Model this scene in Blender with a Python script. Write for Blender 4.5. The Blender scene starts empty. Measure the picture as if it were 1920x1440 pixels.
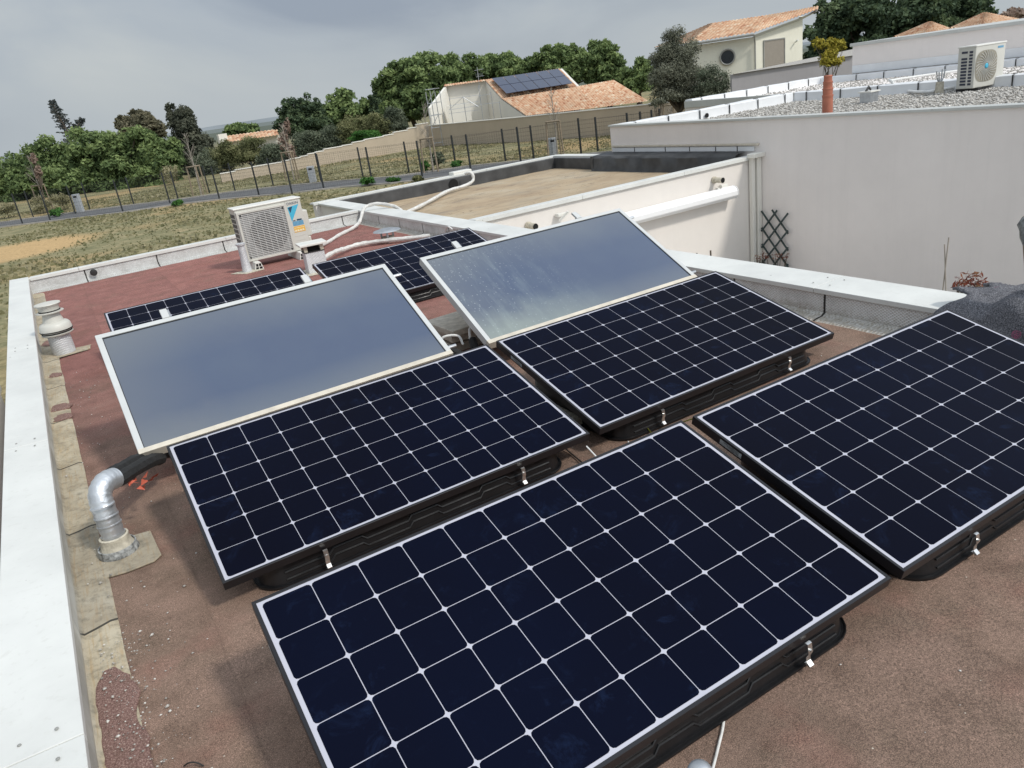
import bpy, math, random
import numpy as np
from mathutils import Vector, Matrix, noise as mnoise
random.seed(7); rng = np.random.default_rng(7)
sc = bpy.context.scene
COL = sc.collection
R = math.radians

# ------------------------------------------------------------------ camera
CAM = np.array([0.0, 0.0, 1.83])
FPX = 1420.34
_y, _p, _r = R(28.56962), R(21.29740), R(-8.15891)
_f = np.array([math.sin(_y)*math.cos(_p), math.cos(_y)*math.cos(_p), -math.sin(_p)])
_r0 = np.array([math.cos(_y), -math.sin(_y), 0.0]); _u0 = np.cross(_r0, _f)
_rt = _r0*math.cos(_r) + _u0*math.sin(_r); _up = -_r0*math.sin(_r) + _u0*math.cos(_r)
cd = bpy.data.cameras.new('camera'); cam = bpy.data.objects.new('camera', cd); COL.objects.link(cam)
cd.sensor_fit = 'HORIZONTAL'; cd.sensor_width = 36; cd.lens = FPX/1920*36; cd.clip_end = 6000; cd.clip_start = 0.02
cam.matrix_world = Matrix(((_rt[0], _up[0], -_f[0], CAM[0]), (_rt[1], _up[1], -_f[1], CAM[1]), (_rt[2], _up[2], -_f[2], CAM[2]), (0, 0, 0, 1)))
sc.camera = cam
def _ray(x, y): return _f + _rt*(x-960)/FPX - _up*(y-720)/FPX
def G(x, y, z=0.0):          # survey: the point of the photo on the horizontal plane z
    d = _ray(x, y); return CAM + d*((z-CAM[2])/d[2])
def AX(x, y, ax, v):         # on the vertical plane x = v (ax 0) or y = v (ax 1)
    d = _ray(x, y); return CAM + d*((v-CAM[ax])/d[ax])
def AT(x, y, depth): return CAM + _ray(x, y)*depth
GZ = -1.85

# ------------------------------------------------------------------ object helpers
def link(o, parent=None):
    COL.objects.link(o)
    if parent is not None: o.parent = parent
    return o
def tag(o, label=None, cat=None, group=None, kind=None):
    if label: o['label'] = label
    if cat: o['category'] = cat
    if group: o['group'] = group
    if kind: o['kind'] = kind
    return o
def empty(name, loc=(0, 0, 0), label=None, cat=None, group=None, rz=0):
    o = bpy.data.objects.new(name, None); o.location = loc; o.rotation_euler = (0, 0, rz); o.empty_display_size = .1
    link(o); return tag(o, label, cat, group)
def copy_tree(o, parent=None):
    c = o.copy(); COL.objects.link(c); c.parent = parent
    for ch in list(o.children): copy_tree(ch, c)
    return c
class MB:
    def __init__(s): s.v = []; s.f = []; s.mi = []
    def add(s, vs, fs, mi=0):
        b = len(s.v); s.v += [tuple(float(c) for c in v) for v in vs]; s.f += [tuple(i+b for i in f) for f in fs]; s.mi += [mi]*len(fs); return s
    def box(s, x0, x1, y0, y1, z0, z1, T=None, mi=0):
        vs = [(x, y, z) for z in (z0, z1) for y in (y0, y1) for x in (x0, x1)]
        if T: vs = [T(*v) for v in vs]
        return s.add(vs, [(0, 2, 3, 1), (4, 5, 7, 6), (0, 1, 5, 4), (2, 6, 7, 3), (0, 4, 6, 2), (1, 3, 7, 5)], mi)
    def obox(s, c, size, rz=0, mi=0):
        ca, sa = math.cos(rz), math.sin(rz)
        T = lambda x, y, z: (c[0]+x*ca-y*sa, c[1]+x*sa+y*ca, c[2]+z)
        return s.box(-size[0]/2, size[0]/2, -size[1]/2, size[1]/2, -size[2]/2, size[2]/2, T, mi)
    def poly(s, pts, mi=0): return s.add(pts, [tuple(range(len(pts)))], mi)
    def prism(s, pts, z0, z1, mi=0):
        n = len(pts)
        vs = [(p[0], p[1], z0) for p in pts]+[(p[0], p[1], z1) for p in pts]
        return s.add(vs, [tuple(range(n))[::-1], tuple(range(n, 2*n))]+[(i, (i+1) % n, n+(i+1) % n, n+i) for i in range(n)], mi)
    def tube(s, path, r, n=8, mi=0, cap=True):
        path = [Vector(p) for p in path]; rs = r if hasattr(r, '__len__') else [r]*len(path)
        rings = []; ref = None
        for i, p in enumerate(path):
            t = (path[min(i+1, len(path)-1)]-path[max(i-1, 0)])
            if t.length < 1e-9: t = Vector((0, 0, 1))
            t.normalize()
            if ref is None:
                ref = t.orthogonal().normalized()
            ref = (ref - t*ref.dot(t))
            if ref.length < 1e-6: ref = t.orthogonal()
            ref.normalize(); b = t.cross(ref)
            rings.append([p+(ref*math.cos(2*math.pi*k/n)+b*math.sin(2*math.pi*k/n))*rs[i] for k in range(n)])
        vs = [v for rg in rings for v in rg]; fs = []
        for i in range(len(path)-1):
            for k in range(n):
                fs.append((i*n+k, i*n+(k+1) % n, (i+1)*n+(k+1) % n, (i+1)*n+k))
        if cap: fs += [tuple(range(n))[::-1], tuple(range((len(path)-1)*n, len(path)*n))]
        return s.add(vs, fs, mi)
    def lathe(s, prof, c=(0, 0, 0), n=24, mi=0, T=None):
        vs = [(c[0]+r*math.cos(2*math.pi*k/n), c[1]+r*math.sin(2*math.pi*k/n), c[2]+z) for r, z in prof for k in range(n)]
        if T: vs = [T(*v) for v in vs]
        fs = [(i*n+k, i*n+(k+1) % n, (i+1)*n+(k+1) % n, (i+1)*n+k) for i in range(len(prof)-1) for k in range(n)]
        fs += [tuple(range(n))[::-1], tuple(range((len(prof)-1)*n, len(prof)*n))]
        return s.add(vs, fs, mi)
    def build(s, name, mats, parent=None, smooth=False, bevel=0, loc=None, seg=2):
        me = bpy.data.meshes.new(name); me.from_pydata(s.v, [], s.f)
        if not isinstance(mats, (list, tuple)): mats = [mats]
        for m in mats: me.materials.append(m)
        if len(mats) > 1: me.polygons.foreach_set('material_index', s.mi)
        if smooth: me.polygons.foreach_set('use_smooth', [True]*len(s.f))
        me.update()
        o = link(bpy.data.objects.new(name, me), parent)
        if loc is not None: o.location = loc
        if smooth == 'auto' or (smooth and bevel == 0 and smooth != 'full'):
            try: me.set_sharp_from_angle(angle=R(40))
            except Exception: pass
        if bevel:
            m = o.modifiers.new('bevel', 'BEVEL'); m.width = bevel; m.segments = seg; m.limit_method = 'ANGLE'; m.angle_limit = R(35)
        return o
def np_mesh(name, V, F, mat, parent=None, colors=None, n=4):
    me = bpy.data.meshes.new(name); V = np.asarray(V, np.float32); F = np.asarray(F, np.int32)
    me.vertices.add(len(V)); me.vertices.foreach_set('co', V.ravel())
    me.loops.add(F.size); me.loops.foreach_set('vertex_index', F.ravel())
    me.polygons.add(len(F)); me.polygons.foreach_set('loop_start', np.arange(0, F.size, F.shape[1], dtype=np.int32))
    try: me.polygons.foreach_set('loop_total', np.full(len(F), F.shape[1], np.int32))
    except Exception: pass
    me.materials.append(mat)
    if colors is not None:
        a = me.attributes.new('tint', 'FLOAT', 'POINT'); a.data.foreach_set('value', np.asarray(colors, np.float32))
    me.update(calc_edges=True); me.validate()
    return link(bpy.data.objects.new(name, me), parent)

# ------------------------------------------------------------------ materials
class NT:
    def __init__(s, name):
        s.m = bpy.data.materials.new(name); s.m.use_nodes = True; s.t = s.m.node_tree; s.b = s.t.nodes['Principled BSDF']; s.N = s.t.nodes.new
        s._c = None
    def L(s, a, b): s.t.links.new(a, b)
    def co(s, kind='Object', scale=(1, 1, 1), rot=(0, 0, 0)):
        tc = s.N('ShaderNodeTexCoord'); mp = s.N('ShaderNodeMapping'); mp.inputs['Scale'].default_value = scale; mp.inputs['Rotation'].default_value = rot
        s.L(tc.outputs[kind], mp.inputs[0]); return mp.outputs[0]
    def pos(s, scale=(1, 1, 1), rot=(0, 0, 0)):
        g = s.N('ShaderNodeNewGeometry'); mp = s.N('ShaderNodeMapping'); mp.inputs['Scale'].default_value = scale; mp.inputs['Rotation'].default_value = rot
        s.L(g.outputs['Position'], mp.inputs[0]); return mp.outputs[0]
    def noise(s, vec, scale, detail=4, rough=.55, dist=0):
        n = s.N('ShaderNodeTexNoise'); n.inputs['Scale'].default_value = scale; n.inputs['Detail'].default_value = detail; n.inputs['Roughness'].default_value = rough; n.inputs['Distortion'].default_value = dist
        s.L(vec, n.inputs['Vector']); return n.outputs['Fac']
    def ramp(s, fac, stops):
        r = s.N('ShaderNodeValToRGB'); e = r.color_ramp.elements
        while len(e) < len(stops): e.new(.5)
        for i, (p, c) in enumerate(stops):
            e[i].position = p; e[i].color = tuple(c)+(1,) if len(c) == 3 else c
        s.L(fac, r.inputs[0]); return r.outputs[0]
    def val(s, fac, a, b):   # smooth map range a..b -> 0..1
        r = s.N('ShaderNodeMapRange'); r.inputs['From Min'].default_value = a; r.inputs['From Max'].default_value = b; s.L(fac, r.inputs[0]); return r.outputs[0]
    def mix(s, fac, a, b, blend='MIX'):
        m = s.N('ShaderNodeMix'); m.data_type = 'RGBA'; m.blend_type = blend
        for k, v in ((0, fac), (6, a), (7, b)):
            if isinstance(v, (int, float)): m.inputs[k].default_value = v
            elif isinstance(v, (tuple, list)): m.inputs[k].default_value = tuple(v)+(1,)
            else: s.L(v, m.inputs[k])
        return m.outputs[2]
    def math(s, op, a, b=0, c=None):
        m = s.N('ShaderNodeMath'); m.operation = op
        for k, v in ((0, a), (1, b), (2, c)):
            if v is None: continue
            if isinstance(v, (int, float)): m.inputs[k].default_value = v
            else: s.L(v, m.inputs[k])
        return m.outputs[0]
    def sep(s, vec):
        x = s.N('ShaderNodeSeparateXYZ'); s.L(vec, x.inputs[0]); return x.outputs
    def bump(s, h, strength=.3, dist=.01, prev=None):
        b = s.N('ShaderNodeBump'); b.inputs['Strength'].default_value = strength; b.inputs['Distance'].default_value = dist
        s.L(h, b.inputs['Height'])
        if prev is not None: s.L(prev, b.inputs['Normal'])
        return b.outputs[0]
    def out(s, col=None, rough=None, metal=None, normal=None, coat=None, coat_rough=None, spec=None):
        for k, v in (('Base Color', col), ('Roughness', rough), ('Metallic', metal), ('Normal', normal), ('Coat Weight', coat), ('Coat Roughness', coat_rough), ('Specular IOR Level', spec)):
            if v is None: continue
            if isinstance(v, (int, float)): s.b.inputs[k].default_value = v
            elif isinstance(v, (tuple, list)): s.b.inputs[k].default_value = tuple(v)+(1,)
            else: s.L(v, s.b.inputs[k])
        return s.m
def plain(name, col, rough=.6, metal=0, var=.12, scale=6, bump=0, bscale=40, spec=None, coat=None):
    n = NT(name); p = n.pos(); f = n.noise(p, scale, 5)
    d = tuple(c*(1-var) for c in col); l = tuple(min(1, c*(1+var)) for c in col)
    c = n.ramp(f, [(.3, d), (.7, l)])
    nb = n.bump(n.noise(p, bscale, 4), bump, .01) if bump else None
    return n.out(c, rough, metal, nb, spec=spec, coat=coat)

M = {}
def mk_roof():
    n = NT('roof_granules'); p = n.pos(); s = n.sep(p)
    big = n.noise(p, .8, 5, .6); mid = n.noise(p, 5, 6, .65); fine = n.noise(p, 310, 2, .7); fine2 = n.noise(p, 95, 2, .6)
    red = n.val(n.math('ADD', s[1], n.math('MULTIPLY', big, 4.0)), 6.2, 9.5)
    brown = n.ramp(mid, [(.25, (.125, .085, .065)), (.5, (.195, .135, .105)), (.78, (.25, .17, .135))])
    redc = n.ramp(mid, [(.25, (.175, .085, .075)), (.55, (.255, .12, .105)), (.8, (.3, .165, .14))])
    c = n.mix(red, brown, redc)
    wn = n.N('ShaderNodeTexWhiteNoise'); wn.noise_dimensions = '2D'; cb = n.N('ShaderNodeCombineXYZ'); n.L(n.math('FLOOR', n.math('ADD', s[0], .94)), cb.inputs[0]); n.L(n.math('FLOOR', n.math('MULTIPLY', s[1], .19)), cb.inputs[1]); n.L(cb.outputs[0], wn.inputs[0])
    c = n.mix(.8, c, n.ramp(wn.outputs[0], [(0, (.86, .86, .86)), (1, (1.14, 1.12, 1.1))]), 'MULTIPLY')
    # reddish patches in the brown
    c = n.mix(n.math('MULTIPLY', n.val(n.noise(p, 1.7, 4, .6), .52, .7), .5), c, (.2, .085, .068))
    # moss / grey dirt
    c = n.mix(n.math('MULTIPLY', n.val(n.noise(p, 2.3, 5, .7), .52, .75), .45), c, (.1, .085, .06))
    # left strip loose granules
    # sheet laps
    lap = n.math('LESS_THAN', n.math('ABSOLUTE', n.math('SUBTRACT', n.math('FRACT', n.math('ADD', n.math('MULTIPLY', s[0], 1.0), n.math('ADD', .42, n.math('MULTIPLY', n.noise(p, 3, 2), .035)))), .5)), .006)
    c = n.mix(n.math('MULTIPLY', lap, .16), c, (.06, .04, .03))
    lx = n.math('FRACT', n.math('ADD', n.math('MULTIPLY', s[0], 1.0), .94))
    c = n.mix(n.math('MULTIPLY', n.val(lx, .94, 1.0), .06), c, (.07, .045, .035))
    g = n.ramp(fine, [(.3, (.2, .18, .16)), (.5, (1, 1, 1)), (.68, (2.2, 2.1, 2.0))])
    c = n.mix(.75, c, g, 'MULTIPLY')
    g2 = n.ramp(fine2, [(.3, (.72, .72, .72)), (.7, (1.25, 1.25, 1.25))])
    c = n.mix(.7, c, g2, 'MULTIPLY')
    v = n.N('ShaderNodeTexVoronoi'); v.inputs['Scale'].default_value = 60; n.L(p, v.inputs['Vector'])
    spk = n.math('MULTIPLY', n.math('LESS_THAN', v.outputs['Distance'], .16), n.math('GREATER_THAN', n.sep(v.outputs['Color'])[0], .985))
    c = n.mix(spk, c, (.55, .5, .42))
    nb = n.bump(fine, .5, .004, n.bump(n.noise(p, 1.6, 5, .6), .5, .05))
    return n.out(c, .92, 0, nb, spec=.25)
M['roof'] = mk_roof()
def mk_white(name, base=(.67, .675, .645), dirt=.5):
    n = NT(name); p = n.pos(); a = n.noise(p, 2.2, 6, .62); b = n.noise(p, 30, 4, .6)
    c = n.ramp(a, [(.3, tuple(x*.9 for x in base)), (.55, base), (.8, tuple(min(.86, x*1.08) for x in base))])
    c = n.mix(n.math('MULTIPLY', n.val(b, .58, .78), dirt*.55), c, (.42, .41, .36))
    v = n.N('ShaderNodeTexVoronoi'); v.inputs['Scale'].default_value = 5.5; n.L(p, v.inputs['Vector'])
    c = n.mix(n.math('MULTIPLY', n.math('LESS_THAN', v.outputs['Distance'], .05), .55), c, (.22, .21, .19))
    return n.out(c, n.ramp(a, [(.3, (.4,)*3), (.7, (.6,)*3)]), 0, n.bump(a, .1, .02), spec=.4)
M['coping'] = mk_white('coping_white_metal')
M['coping_grey'] = mk_white('coping_grey_metal', (.5, .51, .49), .5)
def mk_foil(name, light, dark, axis, metal=.3, step=1.0, off=0.0, seam=True, dirt=(.25, .19, .11), dirt_top=.02, dirt_low=.14):
    n = NT(name); p = n.pos(); s = n.sep(p); a = n.noise(p, 3.5, 6, .65); b = n.noise(p, 25, 5, .7)
    c = n.ramp(a, [(.25, dark), (.6, light), (.85, tuple(min(.8, x*1.15) for x in light))])
    # embossed lozenges
    t = s[axis]; u = s[2]
    def wav(v, k): return n.math('SINE', n.math('MULTIPLY', v, k))
    em = n.math('MULTIPLY', wav(n.math('ADD', t, 0), 2*math.pi/.028), wav(u, 2*math.pi/.02))
    c = n.mix(n.math('MULTIPLY', n.val(em, .1, .9), .5), c, tuple(x*.42 for x in dark))
    c = n.mix(n.math('MULTIPLY', n.val(n.math('ADD', n.math('MULTIPLY', n.math('SUBTRACT', dirt_low, u), 7.0), n.math('MULTIPLY', b, 1.2)), .75, 1.5), .85), c, dirt)
    c = n.mix(n.math('MULTIPLY', n.val(n.noise(p, 60, 4, .8), .52, .62), .5), c, tuple(min(.85, x*1.35) for x in light))
    if seam:
        fr = n.math('FRACT', n.math('ADD', n.math('MULTIPLY', t, 1/step), n.math('ADD', off, n.math('MULTIPLY', n.noise(p, 14, 2), .012))))
        c = n.mix(n.math('LESS_THAN', n.math('ABSOLUTE', n.math('SUBTRACT', fr, .5)), .009/step), c, (.025, .023, .02))
    nb = n.bump(em, .55, .004, n.bump(a, .35, .03))
    return n.out(c, n.ramp(b, [(.3, (.35,)*3), (.7, (.62,)*3)]), metal, nb)
M['foil_y'] = mk_foil('foil_membrane_side', (.74, .74, .72), (.5, .49, .47), 1, off=.48, step=.85, dirt_low=.1)
M['foil_x'] = mk_foil('foil_membrane_back', (.6, .61, .6), (.38, .37, .35), 0, off=.35, step=1.0, dirt=(.5, .44, .34), dirt_low=.05)
M['foil_pipe'] = mk_foil('foil_membrane_vent', (.66, .68, .7), (.45, .46, .47), 0, seam=False, dirt_low=-5)
def mk_cant():
    n = NT('weathered_beige_flashing'); p = n.pos(); s = n.sep(p); a = n.noise(p, 4, 6, .7); b = n.noise(p, 24, 6, .75)
    c = n.ramp(a, [(.28, (.26, .225, .165)), (.5, (.4, .355, .27)), (.75, (.47, .44, .36))])
    st = n.noise(n.pos((90, 5, 5)), 1, 3, .6)
    c = n.mix(n.math('MULTIPLY', n.val(st, .52, .66), .5), c, (.36, .25, .13))
    c = n.mix(n.math('MULTIPLY', n.val(b, .48, .66), .62), c, (.15, .14, .11))
    wn = n.N('ShaderNodeTexWhiteNoise'); wn.noise_dimensions = '1D'; n.L(n.math('FLOOR', n.math('ADD', s[1], n.math('ADD', .86, n.math('MULTIPLY', n.math('ADD', s[0], .4), -.35)))), wn.inputs['W'])
    c = n.mix(.85, c, n.ramp(wn.outputs[0], [(0, (.9, .88, .86)), (1, (1.22, 1.17, 1.08))]), 'MULTIPLY')
    fr = n.math('FRACT', n.math('ADD', s[1], n.math('ADD', .36, n.math('MULTIPLY', n.math('ADD', s[0], .4), -.35))))
    c = n.mix(n.math('LESS_THAN', n.math('ABSOLUTE', n.math('SUBTRACT', fr, .5)), .008), c, (.05, .045, .035))
    c = n.mix(n.math('MULTIPLY', n.val(s[2], .02, .05), .8), c, n.ramp(a, [(.3, (.3, .3, .28)), (.7, (.5, .5, .47))]))
    return n.out(c, .8, 0, n.bump(b, .5, .008))
M['cant'] = mk_cant()
def mk_loose():
    n = NT('loose_red_granules'); p = n.pos(); a = n.noise(p, 170, 3, .7); b = n.noise(p, 30, 5, .7)
    c = n.ramp(a, [(.3, (.09, .045, .038)), (.5, (.23, .13, .11)), (.63, (.36, .24, .2)), (.72, (.62, .52, .44))])
    c = n.mix(n.math('MULTIPLY', n.val(b, .5, .7), .5), c, (.12, .07, .05))
    return n.out(c, .95, 0, n.bump(a, 1, .006))
M['loose'] = mk_loose()
def mk_render(name, base, var=.06, streak=.5):
    n = NT(name); p = n.pos(); a = n.noise(p, .7, 6, .6); b = n.noise(p, 5, 5, .6); f = n.noise(p, 140, 2)
    c = n.ramp(a, [(.3, tuple(x*(1-var) for x in base)), (.7, tuple(min(.85, x*(1+var)) for x in base))])
    c = n.mix(n.math('MULTIPLY', n.val(b, .45, .75), .1), c, tuple(x*.78 for x in base))
    s = n.noise(n.pos((5, 5, .22)), 1.4, 5, .65)
    c = n.mix(n.math('MULTIPLY', n.val(s, .5, .72), .16*streak), c, tuple(x*.55 for x in base))
    return n.out(c, .88, 0, n.bump(f, .25, .004, n.bump(a, .12, .05)), spec=.25)
M['wall'] = mk_render('beige_render', (.73, .69, .645), .04, .35)
M['wall_big'] = mk_render('grey_beige_render', (.76, .715, .685), .04, .5)
M['wall_white'] = mk_render('white_render', (.74, .72, .66), .04)
M['wall_cream'] = mk_render('cream_render', (.74, .725, .62), .04)
M['wall_tan'] = mk_render('tan_render', (.46, .39, .3), .06)
M['wall_grey'] = mk_render('grey_render', (.36, .35, .36), .06)
def mk_cell():
    n = NT('solar_cells'); p = n.co('Object'); a = n.noise(p, 3.2, 6, .7, .4); s = n.sep(p); w = n.N('ShaderNodeObjectInfo')
    sm = n.math('MULTIPLY', n.val(n.noise(p, 9, 6, .75, .6), .54, .72), n.val(a, .42, .62))
    c = n.ramp(n.noise(n.pos(), .7, 3, .5), [(.35, (.0016, .0021, .0075)), (.65, (.0015, .003, .0125))])
    c = n.mix(n.math('MULTIPLY', sm, .2), c, (.022, .045, .12))
    return n.out(c, .35, 0, None, coat=.04, coat_rough=n.ramp(sm, [(0, (.05,)*3), (1, (.2,)*3)]), spec=.03)
M['cell'] = mk_cell()
M['backsheet'] = plain('white_backsheet', (.44, .44, .5), .4, var=.03, coat=.4)
M['frame_black'] = plain('black_anodised_frame', (.013, .013, .016), .38, .2, var=.2, spec=.5)
M['tub'] = plain('black_plastic_tub', (.008, .008, .009), .33, 0, var=.3, scale=12, bump=.15, bscale=30, spec=.5)
M['steel'] = plain('bright_steel', (.72, .71, .69), .28, .95, var=.15, scale=30)
M['galv'] = plain('galvanised_steel', (.5, .52, .54), .4, .8, var=.15, scale=14, bump=.1)
M['alu'] = plain('aluminium_frame', (.56, .57, .56), .45, .15, var=.05, scale=8)
M['alu_dirty'] = plain('dusty_aluminium', (.6, .55, .46), .55, .1, var=.12, scale=14)
def mk_glass(name, stain):
    n = NT(name); p = n.co('Object'); s = n.sep(p); a = n.noise(p, 1.6, 5, .6)
    c = n.ramp(a, [(.3, (.038, .06, .12)), (.7, (.05, .075, .13))])
    # dusty lower and outer edges
    c = n.mix(n.math('MULTIPLY', n.val(n.math('ADD', s[1], n.math('MULTIPLY', a, .25)), .38, .1), .3), c, (.26, .27, .23))
    c = n.mix(n.math('MULTIPLY', n.val(n.math('ADD', s[1], n.math('MULTIPLY', a, .2)), .72, 1.1), .45), c, (.15, .165, .17))
    c = n.mix(n.math('MULTIPLY', n.val(n.math('ADD', s[0], n.math('MULTIPLY', a, .6)), .8, .25), .35), c, (.17, .175, .165))
    ro = .34
    if stain:
        q = n.co('Object', (7, 1.2, 1), (0, 0, R(-14))); st = n.noise(q, 1.6, 8, .75, .5)
        reg = n.val(s[0], 1.15, .1)
        d = n.math('MULTIPLY', n.math('MULTIPLY', n.val(st, .5, .72), reg), .32)
        c = n.mix(d, c, (.33, .4, .39))
        low = n.math('MULTIPLY', n.math('MULTIPLY', n.val(n.math('ADD', s[1], n.math('MULTIPLY', n.noise(p, 3, 5), .5)), .62, .3), n.val(s[0], 1.3, .5)), .5)
        c = n.mix(low, c, (.3, .35, .3))
        v = n.N('ShaderNodeTexVoronoi'); v.inputs['Scale'].default_value = 34; n.L(p, v.inputs['Vector'])
        c = n.mix(n.math('MULTIPLY', n.math('MULTIPLY', n.math('LESS_THAN', v.outputs['Distance'], .17), reg), .35), c, (.45, .5, .52))
    return n.out(c, ro, 0, n.bump(n.noise(p, 300, 2), .06, .002), coat=.75, coat_rough=.1, spec=.5)
M['coll_glass'] = mk_glass('collector_glass', False)
M['coll_glass_stained'] = mk_glass('stained_collector_glass', True)
def mk_brownroof():
    n = NT('ochre_stained_membrane'); p = n.pos((1, 1.35, 1)); a = n.noise(p, .7, 7, .68, .3); b = n.noise(n.pos((1, 2.6, 1), (0, 0, .25)), .95, 7, .72, .4)
    c = n.ramp(a, [(.25, (.27, .19, .12)), (.5, (.41, .315, .205)), (.75, (.46, .4, .3))])
    c = n.mix(n.math('MULTIPLY', n.val(b, .49, .68), .6), c, (.22, .19, .15))
    w = n.noise(n.pos((.6, 3, 1)), .8, 4, .6, .8)
    c = n.mix(n.math('MULTIPLY', n.math('LESS_THAN', n.math('ABSOLUTE', n.math('SUBTRACT', w, .5)), .004), .7), c, (.12, .09, .06))
    return n.out(c, .8, 0, n.bump(b, .2, .02))
M['ochre'] = mk_brownroof()
M['epdm'] = plain('dark_membrane', (.055, .056, .058), .55, 0, var=.45, scale=3, bump=.35, bscale=5)
M['white_memb'] = plain('white_roof_membrane', (.72, .73, .74), .5, 0, var=.06, scale=2.5, bump=.6, bscale=4)
M['black'] = plain('black_rubber', (.018, .018, .018), .6, var=.3)
M['dark'] = plain('dark_opening', (.006, .006, .006), .9, var=.2)
M['plastic'] = plain('ivory_plastic_casing', (.56, .55, .5), .45, 0, var=.04, scale=3)
M['plastic_white'] = plain('white_plastic', (.72, .71, .66), .4, 0, var=.04)
M['awning_white'] = plain('white_lacquered_aluminium', (.82, .82, .82), .35, 0, var=.02)
M['grille'] = plain('grille_wire', (.55, .55, .53), .5, 0, var=.05)
M['coil'] = plain('dark_condenser_coil', (.02, .02, .023), .6, 0, var=.3, scale=30)
M['terracotta'] = plain('terracotta', (.38, .135, .085), .75, 0, var=.12, scale=8, bump=.1)
M['wood'] = plain('weathered_wood', (.25, .2, .14), .85, 0, var=.25, scale=12)
M['post'] = plain('dark_green_steel', (.016, .02, .022), .5, 0, var=.2)
M['asphalt'] = plain('asphalt', (.1, .101, .103), .9, 0, var=.15, scale=3, bump=.3, bscale=60)
M['kerb'] = plain('pale_concrete_kerb', (.35, .33, .3), .9, 0, var=.15, scale=3)
M['concrete'] = plain('paver_concrete', (.5, .46, .39), .9, 0, var=.22, scale=22, bump=.4, bscale=90)
M['foam'] = plain('black_foam_insulation', (.014, .014, .014), .85, 0, var=.4, scale=30, bump=.6, bscale=60)
M['tape'] = plain('silver_tape', (.62, .64, .66), .33, .7, var=.12, scale=9, bump=.5, bscale=22)
M['tape_white'] = plain('white_pipe_wrap', (.62, .61, .58), .6, 0, var=.2, scale=16, bump=.5, bscale=40)
M['mastic'] = plain('cream_mastic_collar', (.5, .46, .37), .8, 0, var=.3, scale=25, bump=.5, bscale=50)
M['orange'] = plain('orange_rag', (.55, .12, .07), .8, 0, var=.2)
M['green_wood'] = plain('dark_green_painted_slats', (.035, .055, .055), .6, 0, var=.2)
M['bark'] = plain('bark', (.1, .08, .06), .95, 0, var=.3, scale=5, bump=.5, bscale=12)
M['bark_pale'] = plain('pale_bark', (.3, .27, .23), .9, 0, var=.2, scale=5)
M['shutter'] = plain('taupe_roller_shutter', (.27, .24, .2), .6, 0, var=.05)
M['pane'] = plain('dark_window_pane', (.01, .014, .018), .08, 0, var=.2)
M['gutter'] = plain('grey_gutter', (.3, .3, .28), .5, .2, var=.1)
M['lead'] = plain('white_wrapped_line', (.7, .7, .68), .5, 0, var=.1)
def mk_tile():
    n = NT('canal_tiles'); a = n.N('ShaderNodeAttribute'); a.attribute_name = 'tint'; p = n.pos()
    c = n.ramp(a.outputs['Fac'], [(0, (.42, .2, .12)), (.3, (.56, .33, .21)), (.6, (.63, .43, .29)), (1, (.7, .58, .44))])
    c = n.mix(.35, c, n.ramp(n.noise(p, .7, 5, .7), [(.3, (.6, .6, .6)), (.7, (1.25, 1.2, 1.15))]), 'MULTIPLY')
    return n.out(c, .85, 0, None, spec=.2)
M['tile'] = mk_tile()
def mk_pv_far():
    n = NT('far_solar_array'); p = n.co('Object'); s = n.sep(p)
    g = n.math('LESS_THAN', n.math('FRACT', n.math('MULTIPLY', s[0], 6)), .12)
    c = n.mix(n.math('MULTIPLY', g, .6), (.02, .028, .065), (.075, .09, .14)); return n.out(c, .3, 0, None, coat=.6)
M['pv_far'] = mk_pv_far()
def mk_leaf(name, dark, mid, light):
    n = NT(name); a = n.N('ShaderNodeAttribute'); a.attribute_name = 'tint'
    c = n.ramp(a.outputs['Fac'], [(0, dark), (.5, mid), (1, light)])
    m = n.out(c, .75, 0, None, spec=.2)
    tr = n.N('ShaderNodeBsdfTranslucent'); n.L(c, tr.inputs[0]); mx = n.N('ShaderNodeMixShader'); mx.inputs[0].default_value = .3
    o = [x for x in n.t.nodes if x.type == 'OUTPUT_MATERIAL'][0]
    n.L(n.b.outputs[0], mx.inputs[1]); n.L(tr.outputs[0], mx.inputs[2]); n.L(mx.outputs[0], o.inputs[0]); return m
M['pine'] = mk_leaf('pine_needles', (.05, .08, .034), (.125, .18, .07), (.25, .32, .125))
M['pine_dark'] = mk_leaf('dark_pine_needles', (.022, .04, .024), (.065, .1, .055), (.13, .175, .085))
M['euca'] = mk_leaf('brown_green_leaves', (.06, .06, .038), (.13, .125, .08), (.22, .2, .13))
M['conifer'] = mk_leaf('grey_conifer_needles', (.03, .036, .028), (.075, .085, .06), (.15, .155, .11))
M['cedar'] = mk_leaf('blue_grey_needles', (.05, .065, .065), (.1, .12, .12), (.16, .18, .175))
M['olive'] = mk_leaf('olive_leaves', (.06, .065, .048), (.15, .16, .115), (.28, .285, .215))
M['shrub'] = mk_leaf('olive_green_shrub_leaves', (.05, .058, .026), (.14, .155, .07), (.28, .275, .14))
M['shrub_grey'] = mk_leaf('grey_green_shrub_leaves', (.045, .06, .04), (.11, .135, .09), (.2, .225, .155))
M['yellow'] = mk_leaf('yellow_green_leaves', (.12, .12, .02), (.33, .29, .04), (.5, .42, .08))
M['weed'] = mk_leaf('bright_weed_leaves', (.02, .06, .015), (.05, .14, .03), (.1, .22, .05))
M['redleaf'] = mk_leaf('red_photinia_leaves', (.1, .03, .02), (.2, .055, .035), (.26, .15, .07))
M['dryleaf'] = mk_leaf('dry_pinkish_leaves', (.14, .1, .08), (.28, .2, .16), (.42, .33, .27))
M['grass'] = mk_leaf('dry_grass_blades', (.13, .14, .07), (.25, .235, .125), (.46, .42, .28))
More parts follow.
